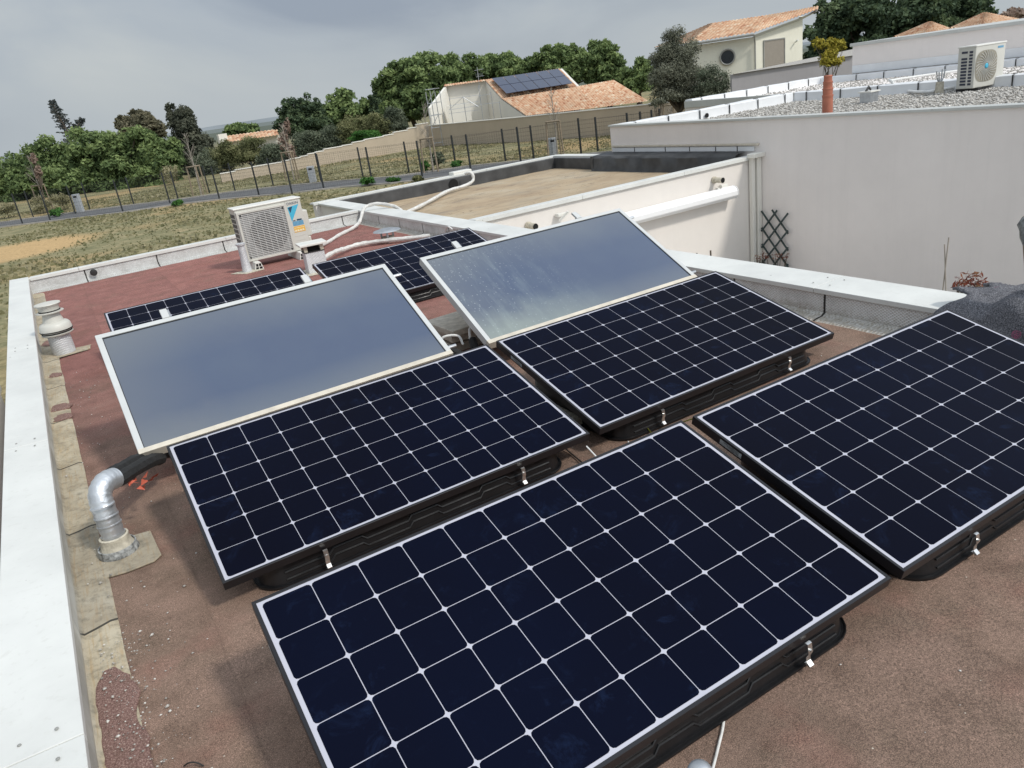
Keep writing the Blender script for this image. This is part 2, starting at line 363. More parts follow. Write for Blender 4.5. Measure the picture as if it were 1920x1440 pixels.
def mk_ground():
    n = NT('dry_grassland'); p = n.pos(); a = n.noise(p, .12, 6, .65, .3); b = n.noise(p, 1.3, 6, .7); c3 = n.noise(p, 9, 4, .7)
    c = n.ramp(b, [(.3, (.14, .14, .075)), (.5, (.215, .2, .11)), (.64, (.31, .265, .155)), (.76, (.44, .35, .22))])
    c = n.mix(n.math('MULTIPLY', n.val(a, .5, .64), .75), c, n.ramp(c3, [(.3, (.3, .19, .085)), (.7, (.5, .36, .19))]))
    s = n.sep(p)   # the bare sandy patch
    dx = n.math('MULTIPLY', n.math('ADD', s[0], 1.8), .28); dy = n.math('MULTIPLY', n.math('SUBTRACT', s[1], 38.5), .26)
    d = n.math('ADD', n.math('ADD', n.math('MULTIPLY', dx, dx), n.math('MULTIPLY', dy, dy)), n.math('MULTIPLY', b, .9))
    c = n.mix(n.math('MULTIPLY', n.val(d, 1.5, .9), .9), c, (.5, .34, .17))
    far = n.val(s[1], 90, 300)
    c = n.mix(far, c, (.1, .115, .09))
    c = n.mix(.5, c, n.ramp(c3, [(.3, (.55, .55, .55)), (.7, (1.4, 1.4, 1.4))]), 'MULTIPLY')
    return n.out(c, .95, 0, n.bump(b, .6, .1), spec=.15)
M['ground'] = mk_ground()
def mk_gravel(name, l, d):
    n = NT(name); a = n.N('ShaderNodeAttribute'); a.attribute_name = 'tint'
    c = n.ramp(a.outputs['Fac'], [(0, d), (.45, l), (1, (.62, .6, .56))]); return n.out(c, .9)
M['gravel'] = mk_gravel('pale_gravel', (.42, .4, .37), (.24, .225, .2))
M['gravel_bed'] = plain('gravel_bed', (.36, .34, .31), .95, 0, var=.4, scale=30, bump=.8, bscale=30)
M['gravel_dark'] = plain('dark_gravel', (.09, .09, .09), .95, 0, var=.6, scale=40, bump=.9, bscale=50)
def mk_felt():
    n = NT('mottled_grey_felt'); p = n.pos(); a = n.noise(p, 150, 3, .8); b = n.noise(p, 45, 4, .7)
    c = n.ramp(a, [(.34, (.05, .051, .056)), (.47, (.13, .131, .142)), (.57, (.22, .22, .235)), (.7, (.42, .42, .43))])
    c = n.mix(.6, c, n.ramp(b, [(.3, (.6, .6, .62)), (.7, (1.3, 1.3, 1.35))]), 'MULTIPLY')
    v = n.N('ShaderNodeTexVoronoi'); v.inputs['Scale'].default_value = 3.2; n.L(p, v.inputs['Vector'])
    c = n.mix(n.math('MULTIPLY', n.math('MULTIPLY', n.math('LESS_THAN', v.outputs['Distance'], .08), n.val(a, .48, .55)), .75), c, (.45, .07, .18))
    return n.out(c, .97, 0, n.bump(a, .8, .01), spec=.1)
M['felt'] = mk_felt()

# ------------------------------------------------------------------ world and sun
sun_dir = Vector((-.43, .88, -1.0)).normalized()     # light travels this way
elev = math.asin(-sun_dir.z); azi = math.atan2(-sun_dir.x, -sun_dir.y)
W = bpy.data.worlds.new('World'); sc.world = W; W.use_nodes = True; nt = W.node_tree; bg = nt.nodes['Background']
sky = nt.nodes.new('ShaderNodeTexSky'); sky.sky_type = 'NISHITA'; sky.sun_disc = False; sky.sun_elevation = elev; sky.sun_rotation = azi; sky.dust_density = 3; sky.air_density = 1.2
tc = nt.nodes.new('ShaderNodeTexCoord'); mp = nt.nodes.new('ShaderNodeMapping'); mp.inputs['Scale'].default_value = (1, 1, 2.3); mp.inputs['Location'].default_value = (.3, .1, .2)
nt.links.new(tc.outputs['Generated'], mp.inputs[0])
n1 = nt.nodes.new('ShaderNodeTexNoise'); n1.inputs['Scale'].default_value = 2.0; n1.inputs['Detail'].default_value = 7; n1.inputs['Roughness'].default_value = .5; n1.inputs['Distortion'].default_value = .4
nt.links.new(mp.outputs[0], n1.inputs['Vector'])
cr = nt.nodes.new('ShaderNodeValToRGB'); e = cr.color_ramp.elements
e[0].position = .36; e[0].color = (3.2, 3.7, 4.5, 1); e[1].position = .62; e[1].color = (5.5, 5.85, 6.0, 1)
m_ = cr.color_ramp.elements.new(.47); m_.color = (4.3, 4.8, 5.4, 1)
nt.links.new(n1.outputs['Fac'], cr.inputs[0])
# paler towards the horizon
sx = nt.nodes.new('ShaderNodeSeparateXYZ'); nt.links.new(tc.outputs['Generated'], sx.inputs[0])
mr = nt.nodes.new('ShaderNodeMapRange'); mr.inputs['From Min'].default_value = .1; mr.inputs['From Max'].default_value = -.02; nt.links.new(sx.outputs[2], mr.inputs[0])
mh = nt.nodes.new('ShaderNodeMix'); mh.data_type = 'RGBA'; nt.links.new(mr.outputs[0], mh.inputs[0]); nt.links.new(cr.outputs[0], mh.inputs[6]); mh.inputs[7].default_value = (5.1, 5.6, 5.9, 1)
# thin bright cloud overhead and around the sun, behind the camera
mz = nt.nodes.new('ShaderNodeMapRange'); mz.inputs['From Min'].default_value = .3; mz.inputs['From Max'].default_value = .85; mz.inputs['To Min'].default_value = 1.0; mz.inputs['To Max'].default_value = 1.5; nt.links.new(sx.outputs[2], mz.inputs[0])
dt = nt.nodes.new('ShaderNodeVectorMath'); dt.operation = 'DOT_PRODUCT'; dt.inputs[1].default_value = tuple(-sun_dir); nt.links.new(tc.outputs['Generated'], dt.inputs[0])
mg_ = nt.nodes.new('ShaderNodeMapRange'); mg_.interpolation_type = 'SMOOTHSTEP'; mg_.inputs['From Min'].default_value = .2; mg_.inputs['From Max'].default_value = 1.0; mg_.inputs['To Min'].default_value = 0; mg_.inputs['To Max'].default_value = 1.3; nt.links.new(dt.outputs['Value'], mg_.inputs[0])
ad = nt.nodes.new('ShaderNodeMath'); ad.operation = 'ADD'; nt.links.new(mz.outputs[0], ad.inputs[0]); nt.links.new(mg_.outputs[0], ad.inputs[1])
ml = nt.nodes.new('ShaderNodeVectorMath'); ml.operation = 'SCALE'; nt.links.new(mh.outputs[2], ml.inputs[0]); nt.links.new(ad.outputs[0], ml.inputs[3])
mx = nt.nodes.new('ShaderNodeMix'); mx.data_type = 'RGBA'; mx.inputs[0].default_value = .9
nt.links.new(sky.outputs[0], mx.inputs[6]); nt.links.new(ml.outputs[0], mx.inputs[7]); nt.links.new(mx.outputs[2], bg.inputs[0]); bg.inputs[1].default_value = .1
sl = bpy.data.lights.new('sun', 'SUN'); sl.energy = 2.3; sl.angle = R(6.0); sl.color = (1, .95, .87)
so = link(bpy.data.objects.new('sun', sl)); so.rotation_euler = sun_dir.to_track_quat('-Z', 'Y').to_euler(); so.location = (10, -20, 20)
sc.view_settings.view_transform = 'Standard'; sc.view_settings.look = 'None'; sc.view_settings.exposure = 0
try: sc.cycles.use_denoising = True
except Exception: pass

# ================================================================== OUR ROOF
house = empty('flat_roofed_house', (2, 6, GZ), 'flat roofed house with reddish brown granule roof carrying all the large solar panels', 'building')
LX = lambda y: -.37 - .0175*(y-1.5)     # inner line of the left parapet
BY = 12.72
hl = Vector((-2, -6, -GZ))
def part(mb, name, mat, parent=house, off=None, **k):
    off = hl if off is None else off
    mb.v = [(x+off[0], y+off[1], z+off[2]) for x, y, z in mb.v]
    return mb.build(name, mat, parent, **k)
def roof_deck():
    x0, x1, y0, y1 = -.6, 4.62, -1.6, 12.85; nx, ny = 60, 160
    X, Y = np.meshgrid(np.linspace(x0, x1, nx), np.linspace(y0, y1, ny))
    Z = np.array([mnoise.noise(Vector((x*.9, y*.7, 3)))*.006+mnoise.noise(Vector((x*4, y*4, 1)))*.0018 for x, y in zip(X.ravel(), Y.ravel())])
    V = np.stack([X.ravel()+hl[0], Y.ravel()+hl[1], Z+hl[2]], 1)
    i = np.arange((ny-1)*nx).reshape(ny-1, nx)[:, :-1].ravel()
    o = np_mesh('roof_deck', V, np.stack([i, i+1, i+nx+1, i+nx], 1), M['roof'], house)
    o.data.polygons.foreach_set('use_smooth', [True]*len(o.data.polygons))
roof_deck()
# body of the house under the deck
b = MB(); b.box(-.68, 4.72, -1.9, 12.95, GZ, -.02); part(b, 'wall', M['wall'])
# left parapet core + flashing
b = MB()
for a, c in [(-1.9, 4), (4, 9), (9, 13.0)]:
    b.add([(LX(a)-.04, a, -.02), (LX(a)-.24, a, -.02), (LX(a)-.24, a, .19), (LX(a)-.04, a, .19), (LX(c)-.04, c, -.02), (LX(c)-.24, c, -.02), (LX(c)-.24, c, .19), (LX(c)-.04, c, .19)],
          [(0, 1, 2, 3), (4, 7, 6, 5), (3, 2, 6, 7), (0, 3, 7, 4), (1, 5, 6, 2)])
b.box(-.8, 4.7, BY+.06, BY+.28, -.02, .19); b.box(4.5, 4.74, -1.9, BY+.1, -.02, .19)
part(b, 'parapet_wall', M['wall'])
b = MB(); ys = np.arange(-1.6, 12.6, .1)
prof = [(-.012, .185), (-.008, .03), (.004, .016), (.05, .013), (.105, .012), (.13, .003)]
vs = []
for y in ys:
    for dx, z in prof:
        w = mnoise.noise(Vector((y*2.5, dx*8, 0)))*.008 + (.02*mnoise.noise(Vector((math.floor(y+.36), 4, 1))) if dx > .1 else 0)
        vs.append((LX(y)+dx+w, y, z+abs(w)*.3))
n_ = len(prof)
b.add(vs, [(i*n_+k, (i+1)*n_+k, (i+1)*n_+k+1, i*n_+k+1) for i in range(len(ys)-1) for k in range(n_-1)])
part(b, 'edge_flashing', M['cant'], smooth=True)
# back flashing
def flash_x(y, x0, x1, name, mat, sgn=-1):
    b = MB(); xs = np.arange(x0, x1+.05, .1); prof = [(.02, .19), (.022, .03), (-.01, .014), (-.09, .008), (-.11, .0)]
    vs = [(x, y+dy+.006*mnoise.noise(Vector((x*3, z*9, 2))), z+.004*mnoise.noise(Vector((x*5, z*9, 7)))) for x in xs for dy, z in prof]
    n = len(prof); b.add(vs, [(i*n+k, i*n+k+1, (i+1)*n+k+1, (i+1)*n+k) for i in range(len(xs)-1) for k in range(n-1)])
    return part(b, name, mat, smooth=True)
flash_x(BY+.02, -.6, 4.5, 'edge_flashing', M['foil_x'])
b = MB(); ys = np.arange(-1.6, 12.75, .1); prof = [(.0, .19), (-.002, .03), (-.03, .014), (-.1, .007), (-.12, .0)]
vs = [(4.47+dx+.005*mnoise.noise(Vector((y*3, z*9, 2))), y, z) for y in ys for dx, z in prof]; n_ = 5
b.add(vs, [(i*n_+k, (i+1)*n_+k, (i+1)*n_+k+1, i*n_+k+1) for i in range(len(ys)-1) for k in range(n_-1)])
part(b, 'edge_flashing', M['foil_y'], smooth=True)
# copings: folded white metal lengths with a lip on both sides
def coping_len(p0, p1, w_in, w_out, z=.205, lip=.035, t=.006, tilt=.008, mat='coping', parent=house, off=None, name='coping'):
    p0 = Vector((p0[0], p0[1], 0)); p1 = Vector((p1[0], p1[1], 0)); d = (p1-p0).normalized(); nrm = Vector((-d.y, d.x, 0))   # nrm: left of travel = inside
    b = MB(); prof = [(w_in-.008, z-lip), (w_in, z-lip), (w_in, z), (-w_out, z+tilt), (-w_out, z-lip), (-w_out+.008, z-lip), (-w_out+.008, z-lip+.012), (w_in-.008, z-lip+.012)]
    vs = [tuple(p+nrm*a)[:2]+(zz,) for p in (p0, p1) for a, zz in prof]; n = len(prof)
    b.add(vs, [tuple(range(n)), tuple(range(n, 2*n))[::-1]]+[(i, n+i, n+(i+1) % n, (i+1) % n) for i in range(n)])
    return part(b, name, M[mat], parent, off, bevel=.003)
# left: travelling +y, inside is the right -> swap by travelling -y
yl = [12.98, 8.06, 5.2, 2.27, -.7, -1.9]
for a, c in zip(yl[:-1], yl[1:]):
    coping_len((LX(a)-.02, a-.002), (LX(c)-.02, c+.002), .02, .215)
xl = [-.55, .08, 2.2, 4.44]
for a, c in zip(xl[:-1], xl[1:]): coping_len((c-.002, BY+.06), (a+.002, BY+.06), -.0, .22) if False else coping_len((a+.002, BY+.02), (c-.002, BY+.02), .22, .0)
yr = [-1.9, .6, 3.5, 6.5, 9.6, 12.7, 15.05]
for a, c in zip(yr[:-1], yr[1:]): coping_len((4.455, a+.002), (4.455, c-.002), .0, .345)
for y in (8.06, 5.2, 2.27):
    for dy in (-.07, .07):
        for dx in (-.07, -.17):
            b = MB(); b.lathe([(.006, 0), (.006, .0025), (.003, .004)], c=(LX(y)+dx, y+dy, .2115), n=8); part(b, 'screw', M['galv'] if 0 else M['gutter'])
for y in (3.5, 6.5):
    for dy in (-.07, .07):
        for dx in (.09, .25):
            b = MB(); b.lathe([(.006, 0), (.006, .0025), (.003, .004)], c=(4.455+dx, y+dy, .2125), n=8); part(b, 'screw', M['gutter'])
# loose granules and stains on the roof
b = MB()
yy = np.linspace(1.5, 2.84, 46); Lp, Rp = [], []
for y in yy:
    n1_ = mnoise.noise(Vector((y*9, 1, 0))); n2_ = mnoise.noise(Vector((y*7, 5, 0)))+.6*mnoise.noise(Vector((y*23, 8, 0))); tp_ = min(1, (2.86-y)/.12)
    Lp.append((LX(y)+.004+.02*abs(n1_)+(1-tp_)*.05, y)); Rp.append((LX(y)+.135+.022*n2_-(1-tp_)*.05, y))
b.prism(Lp[::-1]+Rp if False else (Rp+Lp[::-1]), .006, .0185)
part(b, 'loose_granules', M['loose'], bevel=.008)
b = MB()
for (x, y, r_) in [(-.39, 6.5, .07), (-.38, 6.22, .06), (-.43, 8.95, .07), (-.4, 7.55, .05)]:
    pts = [(x+r_*(1+.2*math.sin(3*a+x*9)+.2*math.sin(7*a+y*5))*math.cos(a), y+1.6*r_*(1+.25*math.cos(2*a+y))*math.sin(a)) for a in np.linspace(0, 2*math.pi, 18)[:-1]]
    b = MB(); b.prism(pts, .006, .021); part(b, 'granule_patch', M['loose'], bevel=.006)

# small stones lying on the roof
stones_v, stones_f, st_c = [], [], []
def stone(x, y, z, s, c):
    base = len(stones_v)
    o = [(1, 0, 0), (-1, 0, 0), (0, 1, 0), (0, -1, 0), (0, 0, 1), (0, 0, -1)]
    a = random.random()*6.28; ca, sa = math.cos(a), math.sin(a)
    for p in o:
        k = [s*random.uniform(.6, 1.2), s*random.uniform(.5, .9), s*random.uniform(.35, .6)]
        q = (p[0]*k[0], p[1]*k[1], p[2]*k[2]); stones_v.append((x+q[0]*ca-q[1]*sa, y+q[0]*sa+q[1]*ca, z+q[2])); st_c.append(c)
    for f in [(0, 2, 4), (2, 1, 4), (1, 3, 4), (3, 0, 4), (2, 0, 5), (1, 2, 5), (3, 1, 5), (0, 3, 5)]: stones_f.append(tuple(i+base for i in f))
for _ in range(620):
    t = random.random()
    if t < .45: x, y = random.gauss(-.28, .07), random.uniform(2.0, 3.0)
    elif t < .8: x, y = random.gauss(-.22, .12), random.uniform(1.9, 7.5)
    else: x, y = random.uniform(-.25, 4.3), random.uniform(.8, 6)
    if x < LX(y)+.03: continue
    stone(x, y, .006 if x > -.2 else .024, random.choice([.0022, .003, .0035, .005, .007]) if random.random() < .97 else .011, random.random())
for (px, py, s) in [(202, 1352, .013), (235, 1353, .006), (302, 1340, .008), (290, 1273, .008), (222, 1380, .012), (1503, 668, .01), (1540, 667, .008)]:
    p = G(px, py, .02); stone(p[0], p[1], .02, s, 1.0)
tag(np_mesh('roof_grit', stones_v, stones_f, M['gravel'], colors=st_c), kind='stuff')

# ================================================================== SOLAR PANELS
LW, LH, TILT, ZF = 1.813, .995, R(15.27), .152
def make_panel():
    root = empty('photovoltaic_module')
    ct, stt = math.cos(TILT), math.sin(TILT)
    T = lambda a, b_, c: (a, b_*ct-c*stt, ZF+b_*stt+c*ct)
    m = MB(); o = .012
    for (x0, x1, y0, y1) in [(-o, LW+o, -o, 0), (-o, LW+o, LH, LH+o), (-o, 0, 0, LH), (LW, LW+o, 0, LH)]:
        m.box(x0, x1, y0, y1, -.04, .0025, T)
    m.box(0, LW, 0, LH, -.012, -.008, T)
    m.build('frame', M['frame_black'], root, bevel=.0012, seg=1)
    m = MB(); m.add([T(0, 0, 0), T(LW, 0, 0), T(LW, LH, 0), T(0, LH, 0)], [(0, 1, 2, 3)]); m.build('backsheet', M['backsheet'], root)
    # 66 cells, flat outlines with clipped rounded corners
    m = MB(); P = .1625; mx_, my_ = (LW-11*P)/2, (LH-6*P)/2; h = P/2-.0014; c = .0122
    oct_ = []
    for sx_, sy_, flip in [(1, 1, 0), (-1, 1, 1), (-1, -1, 0), (1, -1, 1)]:
        seq = [(h, h-c), (h-c*.32, h-c*.32), (h-c, h)]
        if flip: seq = seq[::-1]
        oct_ += [(a*sx_, b_*sy_) for a, b_ in seq]
    for i in range(11):
        for j in range(6):
            cx, cy = mx_+P*(i+.5), my_+P*(j+.5)
            m.poly([T(cx+a, cy+b_, .0006) for a, b_ in oct_])
    m.build('cell_grid', M['cell'], root)
    # moulded mounting tub: lofted rounded outlines, stepped ribs on the front
    def rr(x0, x1, y0, y1, r, z0, z1):   # rounded rectangle, z interpolated front to back
        pts = []
        for (cx, cy, a0) in [(x1-r, y0+r, -90), (x1-r, y1-r, 0), (x0+r, y1-r, 90), (x0+r, y0+r, 180)]:
            for k in range(7):
                a = R(a0+k*15); x = cx+r*math.cos(a); y = cy+r*math.sin(a); pts.append((x, y, z0+(z1-z0)*(y-y0)/(y1-y0)))
        return pts
    x0, x1 = .13, LW-.13
    rings = [rr(x0-.012, x1+.012, .002, .93, .12, .003, .003), rr(x0-.012, x1+.012, .002, .93, .12, .012, .012), rr(x0, x1, .014, .92, .11, .014, .014),
             rr(x0+.008, x1-.008, .024, .91, .105, .06, .07), rr(x0+.012, x1-.012, .032, .905, .1, ZF-.052, ZF+.93*stt-.03), rr(x0+.03, x1-.03, .05, .89, .09, ZF-.05, ZF+.93*stt-.032)]
    m = MB(); n = 28; vs = [p for rg in rings for p in rg]
    m.add(vs, [(i*n+k, i*n+(k+1) % n, (i+1)*n+(k+1) % n, (i+1)*n+k) for i in range(len(rings)-1) for k in range(n)]+[tuple(range(5*n, 6*n))])
    # ribs
    for k_, (zb_, yo) in enumerate(((.034, .0165), (.066, .022))):
        x = x0+.1; path_ = [(x, yo, zb_)]; q_ = 0
        while x < x1-.36:
            x += .2 if q_ % 2 == 0 else .13; path_.append((x, yo+(.002 if q_ % 2 else 0), path_[-1][2])); up2 = .02 if q_ % 2 == 0 else -.02
            x += .022; path_.append((x, yo+(.004 if q_ % 2 == 0 else 0), path_[-1][2]+up2)); q_ += 1
        path_.append((x1-.1, yo, path_[-1][2])); m.tube(path_, .0042, 5)
    rimp = [(p[0], p[1], .0125) for p in rings[1]]; m.tube(rimp+[rimp[0]], .004, 5)
    m.build('mounting_tub', M['tub'], root, smooth=True)
    # short spring clamps between the frame and the tub rim
    for cx in (.405, LW-.405):
        m = MB(); w = .0095
        prof = [(-.014, ZF-.034), (-.022, ZF-.036), (-.026, ZF-.07), (-.018, ZF-.088), (-.018, ZF-.104), (-.032, ZF-.116), (-.03, ZF-.121), (-.012, ZF-.112)]
        pr2 = [(a+.0025, z-.001) for a, z in prof]
        nn = len(prof); vs = [(cx-w, a, z) for a, z in prof]+[(cx+w, a, z) for a, z in prof]+[(cx-w, a, z) for a, z in pr2]+[(cx+w, a, z) for a, z in pr2]
        fs = []
        for k in range(nn-1): fs += [(k, k+1, nn+k+1, nn+k), (2*nn+k, 3*nn+k, 3*nn+k+1, 2*nn+k+1), (k, 2*nn+k, 2*nn+k+1, k+1), (nn+k, nn+k+1, 3*nn+k+1, 3*nn+k)]
        m.add(vs, fs); m.tube([(cx, -.03, ZF-.06), (cx, -.022, ZF-.06)], .006, 8)
        m.build('clamp', M['steel'], root)
    # rating sticker on the left side of the frame
    m = MB(); m.add([T(-o-.0008, .72, -.009), T(-o-.0008, .84, -.009), T(-o-.0008, .84, -.031), T(-o-.0008, .72, -.031)], [(0, 1, 2, 3)])
    s_ = m.build('sticker', plain('grey_sticker', (.3, .31, .31), .5, var=.3, scale=60), root)
    m2 = MB()
    for q in range(3): m2.add([T(-o-.0014, .735, -.012-.006*q), T(-o-.0014, .82-.02*q, -.012-.006*q), T(-o-.0014, .82-.02*q, -.0145-.006*q), T(-o-.0014, .735, -.0145-.006*q)], [(0, 1, 2, 3)])
    m2.build('print_lines', M['black'], s_)
    return root
proto = make_panel()
grp = 'solar panels on black tubs on the near roof'
plist = [
 ((.148, 2.885, .2), 'black framed solar panel directly in front of the left blue-grey collector, middle row left'),
 ((2.052, 2.894, .1), 'solar panel in front of the stained collector, with yellow earth wire at its front'),
 ((.176, 1.267, -.18), 'largest looking solar panel, nearest the camera, cut off by the bottom of the photo'),
 ((2.071, 1.254, -.28), 'solar panel beside the grey felt blanket, cut off by the right edge of the photo'),
 ((.131, 6.72, -.18), 'farther solar panel showing two cell rows above the left collector'),
 ((2.094, 6.713, 0), 'farther solar panel behind the stained collector, standing next to the small capped chimney')]
panels = []
for i, ((x, y, rz), lab) in enumerate(plist):
    o = proto if i == 0 else copy_tree(proto)
    o.location = (x, y, 0); o.rotation_euler.z = R(rz); tag(o, lab, 'solar panel', grp); panels.append(o)

# ================================================================== THERMAL COLLECTORS
def make_collector(loc, rz, glass, label, tabs):
    w, h, ti, zf = 1.94, 1.029, R(28.56), loc[2]
    root = empty('solar_collector', (loc[0], loc[1], 0), label, 'solar collector', 'framed thermal collectors between the panel rows', R(rz))
    ct, stt = math.cos(ti), math.sin(ti); T = lambda a, b_, c: (a, b_*ct-c*stt, zf+b_*stt+c*ct)
    m = MB(); fw = .034
    m.box(0, w, h-fw, h, -.06, 0, T); m.box(0, fw, fw, h-fw, -.06, 0, T); m.box(w-fw, w, fw, h-fw, -.06, 0, T); m.box(fw, w-fw, fw, h-fw, -.058, -.045, T)
    m.build('frame', M['alu'], root, bevel=.002)
    m = MB(); m.box(0, w, 0, fw, -.06, .0015, T); m.build('bottom_rail', M['alu_dirty'], root, bevel=.003)
    m = MB(); g = m; g.add([(fw*.9, fw*.9, 0), (w-fw*.9, fw*.9, 0), (w-fw*.9, h-fw*.9, 0), (fw*.9, h-fw*.9, 0)], [(0, 1, 2, 3)])
    go = g.build('glass_pane', M[glass], root); go.location = T(0, 0, -.009); go.rotation_euler = (ti, 0, 0)
    m = MB()   # dark rubber gasket
    for (x0, x1, y0, y1) in [(fw, w-fw, h-fw-.006, h-fw), (fw, w-fw, fw, fw+.004), (fw, fw+.004, fw, h-fw), (w-fw-.004, w-fw, fw, h-fw)]: m.box(x0, x1, y0, y1, -.01, -.0055, T)
    m.build('gasket', M['black'], root)
    for tx in tabs:
        m = MB(); m.box(tx-.022, tx+.022, h-.0, h+.085, -.012, .006, T); m.build('bracket', M['alu'], root, bevel=.002); m = MB(); m.box(tx+.024, tx+.03, h+.001, h+.075, -.07, .0, T); m.build('bracket_web', M['galv'], root)
    for sx_ in (.35, w-.35):
        m = MB(); a = Vector(T(sx_, h-.08, -.09)); bb = Vector((sx_, a.y+.28, .0)); m.tube([a, bb], .016, 6); m.tube([Vector(T(sx_, .05, -.09)), (sx_, T(0, .05, -.09)[1], 0)], .016, 6)
        m.tube([(sx_, T(0, .05, 0)[1], .018), (sx_, bb.y, .018)], .016, 6); m.build('support_leg', M['galv'], root)
    m = MB()
    for k, bb in enumerate((.09, h-.12)):
        m.tube([T(w, bb, -.035), T(w+.07, bb, -.035)], .012, 8)
    m.build('pipe_stub', M['galv'], root)
    return root
make_collector((.008, 4.282, .266), .83, 'coll_glass', 'white framed flat thermal collector with clean blue-grey glass, the left of the two', (.42, 1.36))
make_collector((2.242, 4.358, .235), .44, 'coll_glass_stained', 'white framed thermal collector with condensation stains on its glass, nearer the awning wall', (.34, 1.5))

# ================================================================== paver stack, hoses, cables
pv = empty('concrete_paver', (2.42, 5.2, .17)); tag(pv, 'upper square concrete paver of the pair between the two collectors', 'paver', 'concrete pavers between the collectors')
def paver(root, rz):
    m = MB(); m.obox((0, 0, .025), (.46, .46, .05), rz); m.build('slab', M['concrete'], root, bevel=.006)
paver(pv, R(3)); pv.location = (2.48, 5.2, .145)
p2 = empty('concrete_paver', (2.5, 5.22, .09)); tag(p2, 'lower concrete paver, under the other one, between the two collectors', 'paver', 'concrete pavers between the collectors'); paver(p2, R(-2))
p3 = empty('concrete_paver', (2.52, 5.3, .004)); tag(p3, 'large concrete paver resting directly on the roof between the collectors', 'paver', 'concrete pavers between the collectors')
m = MB(); m.obox((0, 0, .02), (.5, .5, .08), R(1)); m.build('slab', M['concrete'], p3, bevel=.006)
p4 = empty('concrete_paver', (2.02, 3.86, .004)); tag(p4, 'beige paver seen in the gap between the two middle row solar panels', 'paver', 'beige pavers in the gap of the middle row')
m = MB(); m.obox((0, 0, .025), (.4, .4, .05), R(2)); m.build('slab', M['concrete'], p4, bevel=.006)
p5 = empty('concrete_paver', (2.03, 3.4, .004)); tag(p5, 'second beige paver in the same gap, closer to the camera', 'paver', 'beige pavers in the gap of the middle row')
m = MB(); m.obox((0, 0, .025), (.32, .3, .05), R(-3)); m.build('slab', M['mastic'], p5, bevel=.01)

def smooth_path(pts, n=6):
    P = [Vector(p) for p in pts]; P = [P[0]*2-P[1]]+P+[P[-1]*2-P[-2]]; out = []
    for i in range(1, len(P)-2):
        for k in range(n):
            t = k/n; a, b_, c, d = P[i-1], P[i], P[i+1], P[i+2]
            out.append(.5*((2*b_)+(c-a)*t+(2*a-5*b_+4*c-d)*t*t+(3*b_-a-3*c+d)*t**3))
    out.append(P[-2]); return out
def hose(name, pts, r, mat, label, cat, group=None, n=8, wob=0, k=6):
    pp = smooth_path(pts, k); rs = [r*(1+wob*math.sin(i*1.9)+wob*.7*math.sin(i*.73)) for i in range(len(pp))]
    c = Vector(pp[0]); m = MB(); m.tube([p-c for p in pp], rs, n); o = m.build(name, M[mat], smooth=True); o.location = c
    return tag(o, label, cat, group)
hose('insulated_hose', [(-.12, 3.9, .31), (-.04, 4.03, .285), (.04, 4.2, .24), (.1, 4.33, .19)], .037, 'foam', 'thick black foam insulated hose leaving the silver pipe, the front one of the pair', 'hose', 'black insulated hoses at the silver pipe', wob=.05)
hose('insulated_hose', [(-.14, 3.96, .33), (-.09, 4.1, .29), (-.02, 4.25, .25), (.05, 4.37, .2)], .033, 'foam', 'black foam insulated hose lying behind the front one beside the silver pipe', 'hose', 'black insulated hoses at the silver pipe', wob=.05)
hose('metal_hose', [(.06, 4.26, .22), (.14, 4.4, .17), (.3, 4.42, .13), (.55, 4.4, .1)], .02, 'black', 'thin dark hose running from the insulation under the left collector', 'hose')
hose('steel_pipe', [(.03, 4.2, .25), (.075, 4.28, .225), (.11, 4.35, .2)], .012, 'steel', 'short bare steel pipe end poking out of the black insulation', 'pipe')
m = MB(); c0 = Vector((-.05, 3.95, .24))
for k in range(9):
    a = random.random()*6.28; l_ = random.uniform(.02, .06); z = random.uniform(-.03, .03); x = random.uniform(-.02, .07)
    m.add([(x, x*.9, z), (x+l_*math.cos(a), x*.9+l_*math.sin(a), z+.01), (x+l_*math.cos(a+.7), x*.9+l_*math.sin(a+.7)*.8, z-.015)], [(0, 1, 2)])
o = m.build('torn_rag', M['orange']); o.location = c0; tag(o, 'torn orange-red scrap of foil hanging from the hose elbow', 'rag')
# knot of hoses between the collectors
hose('insulated_hose', [(2.02, 4.75, .2), (2.08, 4.62, .17), (2.18, 4.55, .08), (2.3, 4.52, .03)], .032, 'foam', 'black foam hose drooping from the left collector corner', 'hose', 'black hoses between the collectors', wob=.08)
hose('insulated_hose', [(2.3, 4.72, .17), (2.27, 4.62, .12), (2.3, 4.5, .04)], .03, 'foam', 'black foam hose below the right collector corner', 'hose', 'black hoses between the collectors', wob=.08)
hose('white_pipe', [(2.06, 4.78, .19), (2.1, 4.76, .24), (2.19, 4.72, .23), (2.2, 4.68, .17)], .009, 'lead', 'short white bent pipe of the hose knot, nearer the left collector', 'pipe', 'white bent pipes between the collectors')
hose('white_pipe', [(2.38, 4.83, .22), (2.32, 4.78, .235), (2.28, 4.72, .17)], .009, 'lead', 'short white bent pipe of the hose knot, nearer the right collector', 'pipe', 'white bent pipes between the collectors')
hose('cable', [tuple(G(1358, 1325, .006)), tuple(G(1356, 1360, .006)), tuple(G(1347, 1400, .006)), tuple(G(1334, 1450, .006)), tuple(G(1318, 1500, .006))], .0042, 'tape_white', 'beige cable coming out from under the nearest panel', 'cable')
hose('cable', [(1.93, 2.86, .1), (1.96, 2.75, .02), (2.02, 2.73, .008), (2.1, 2.7, .01), tuple(G(1178, 828, .01))], .004, 'lead', 'white cable looping on the roof between four panels', 'cable')
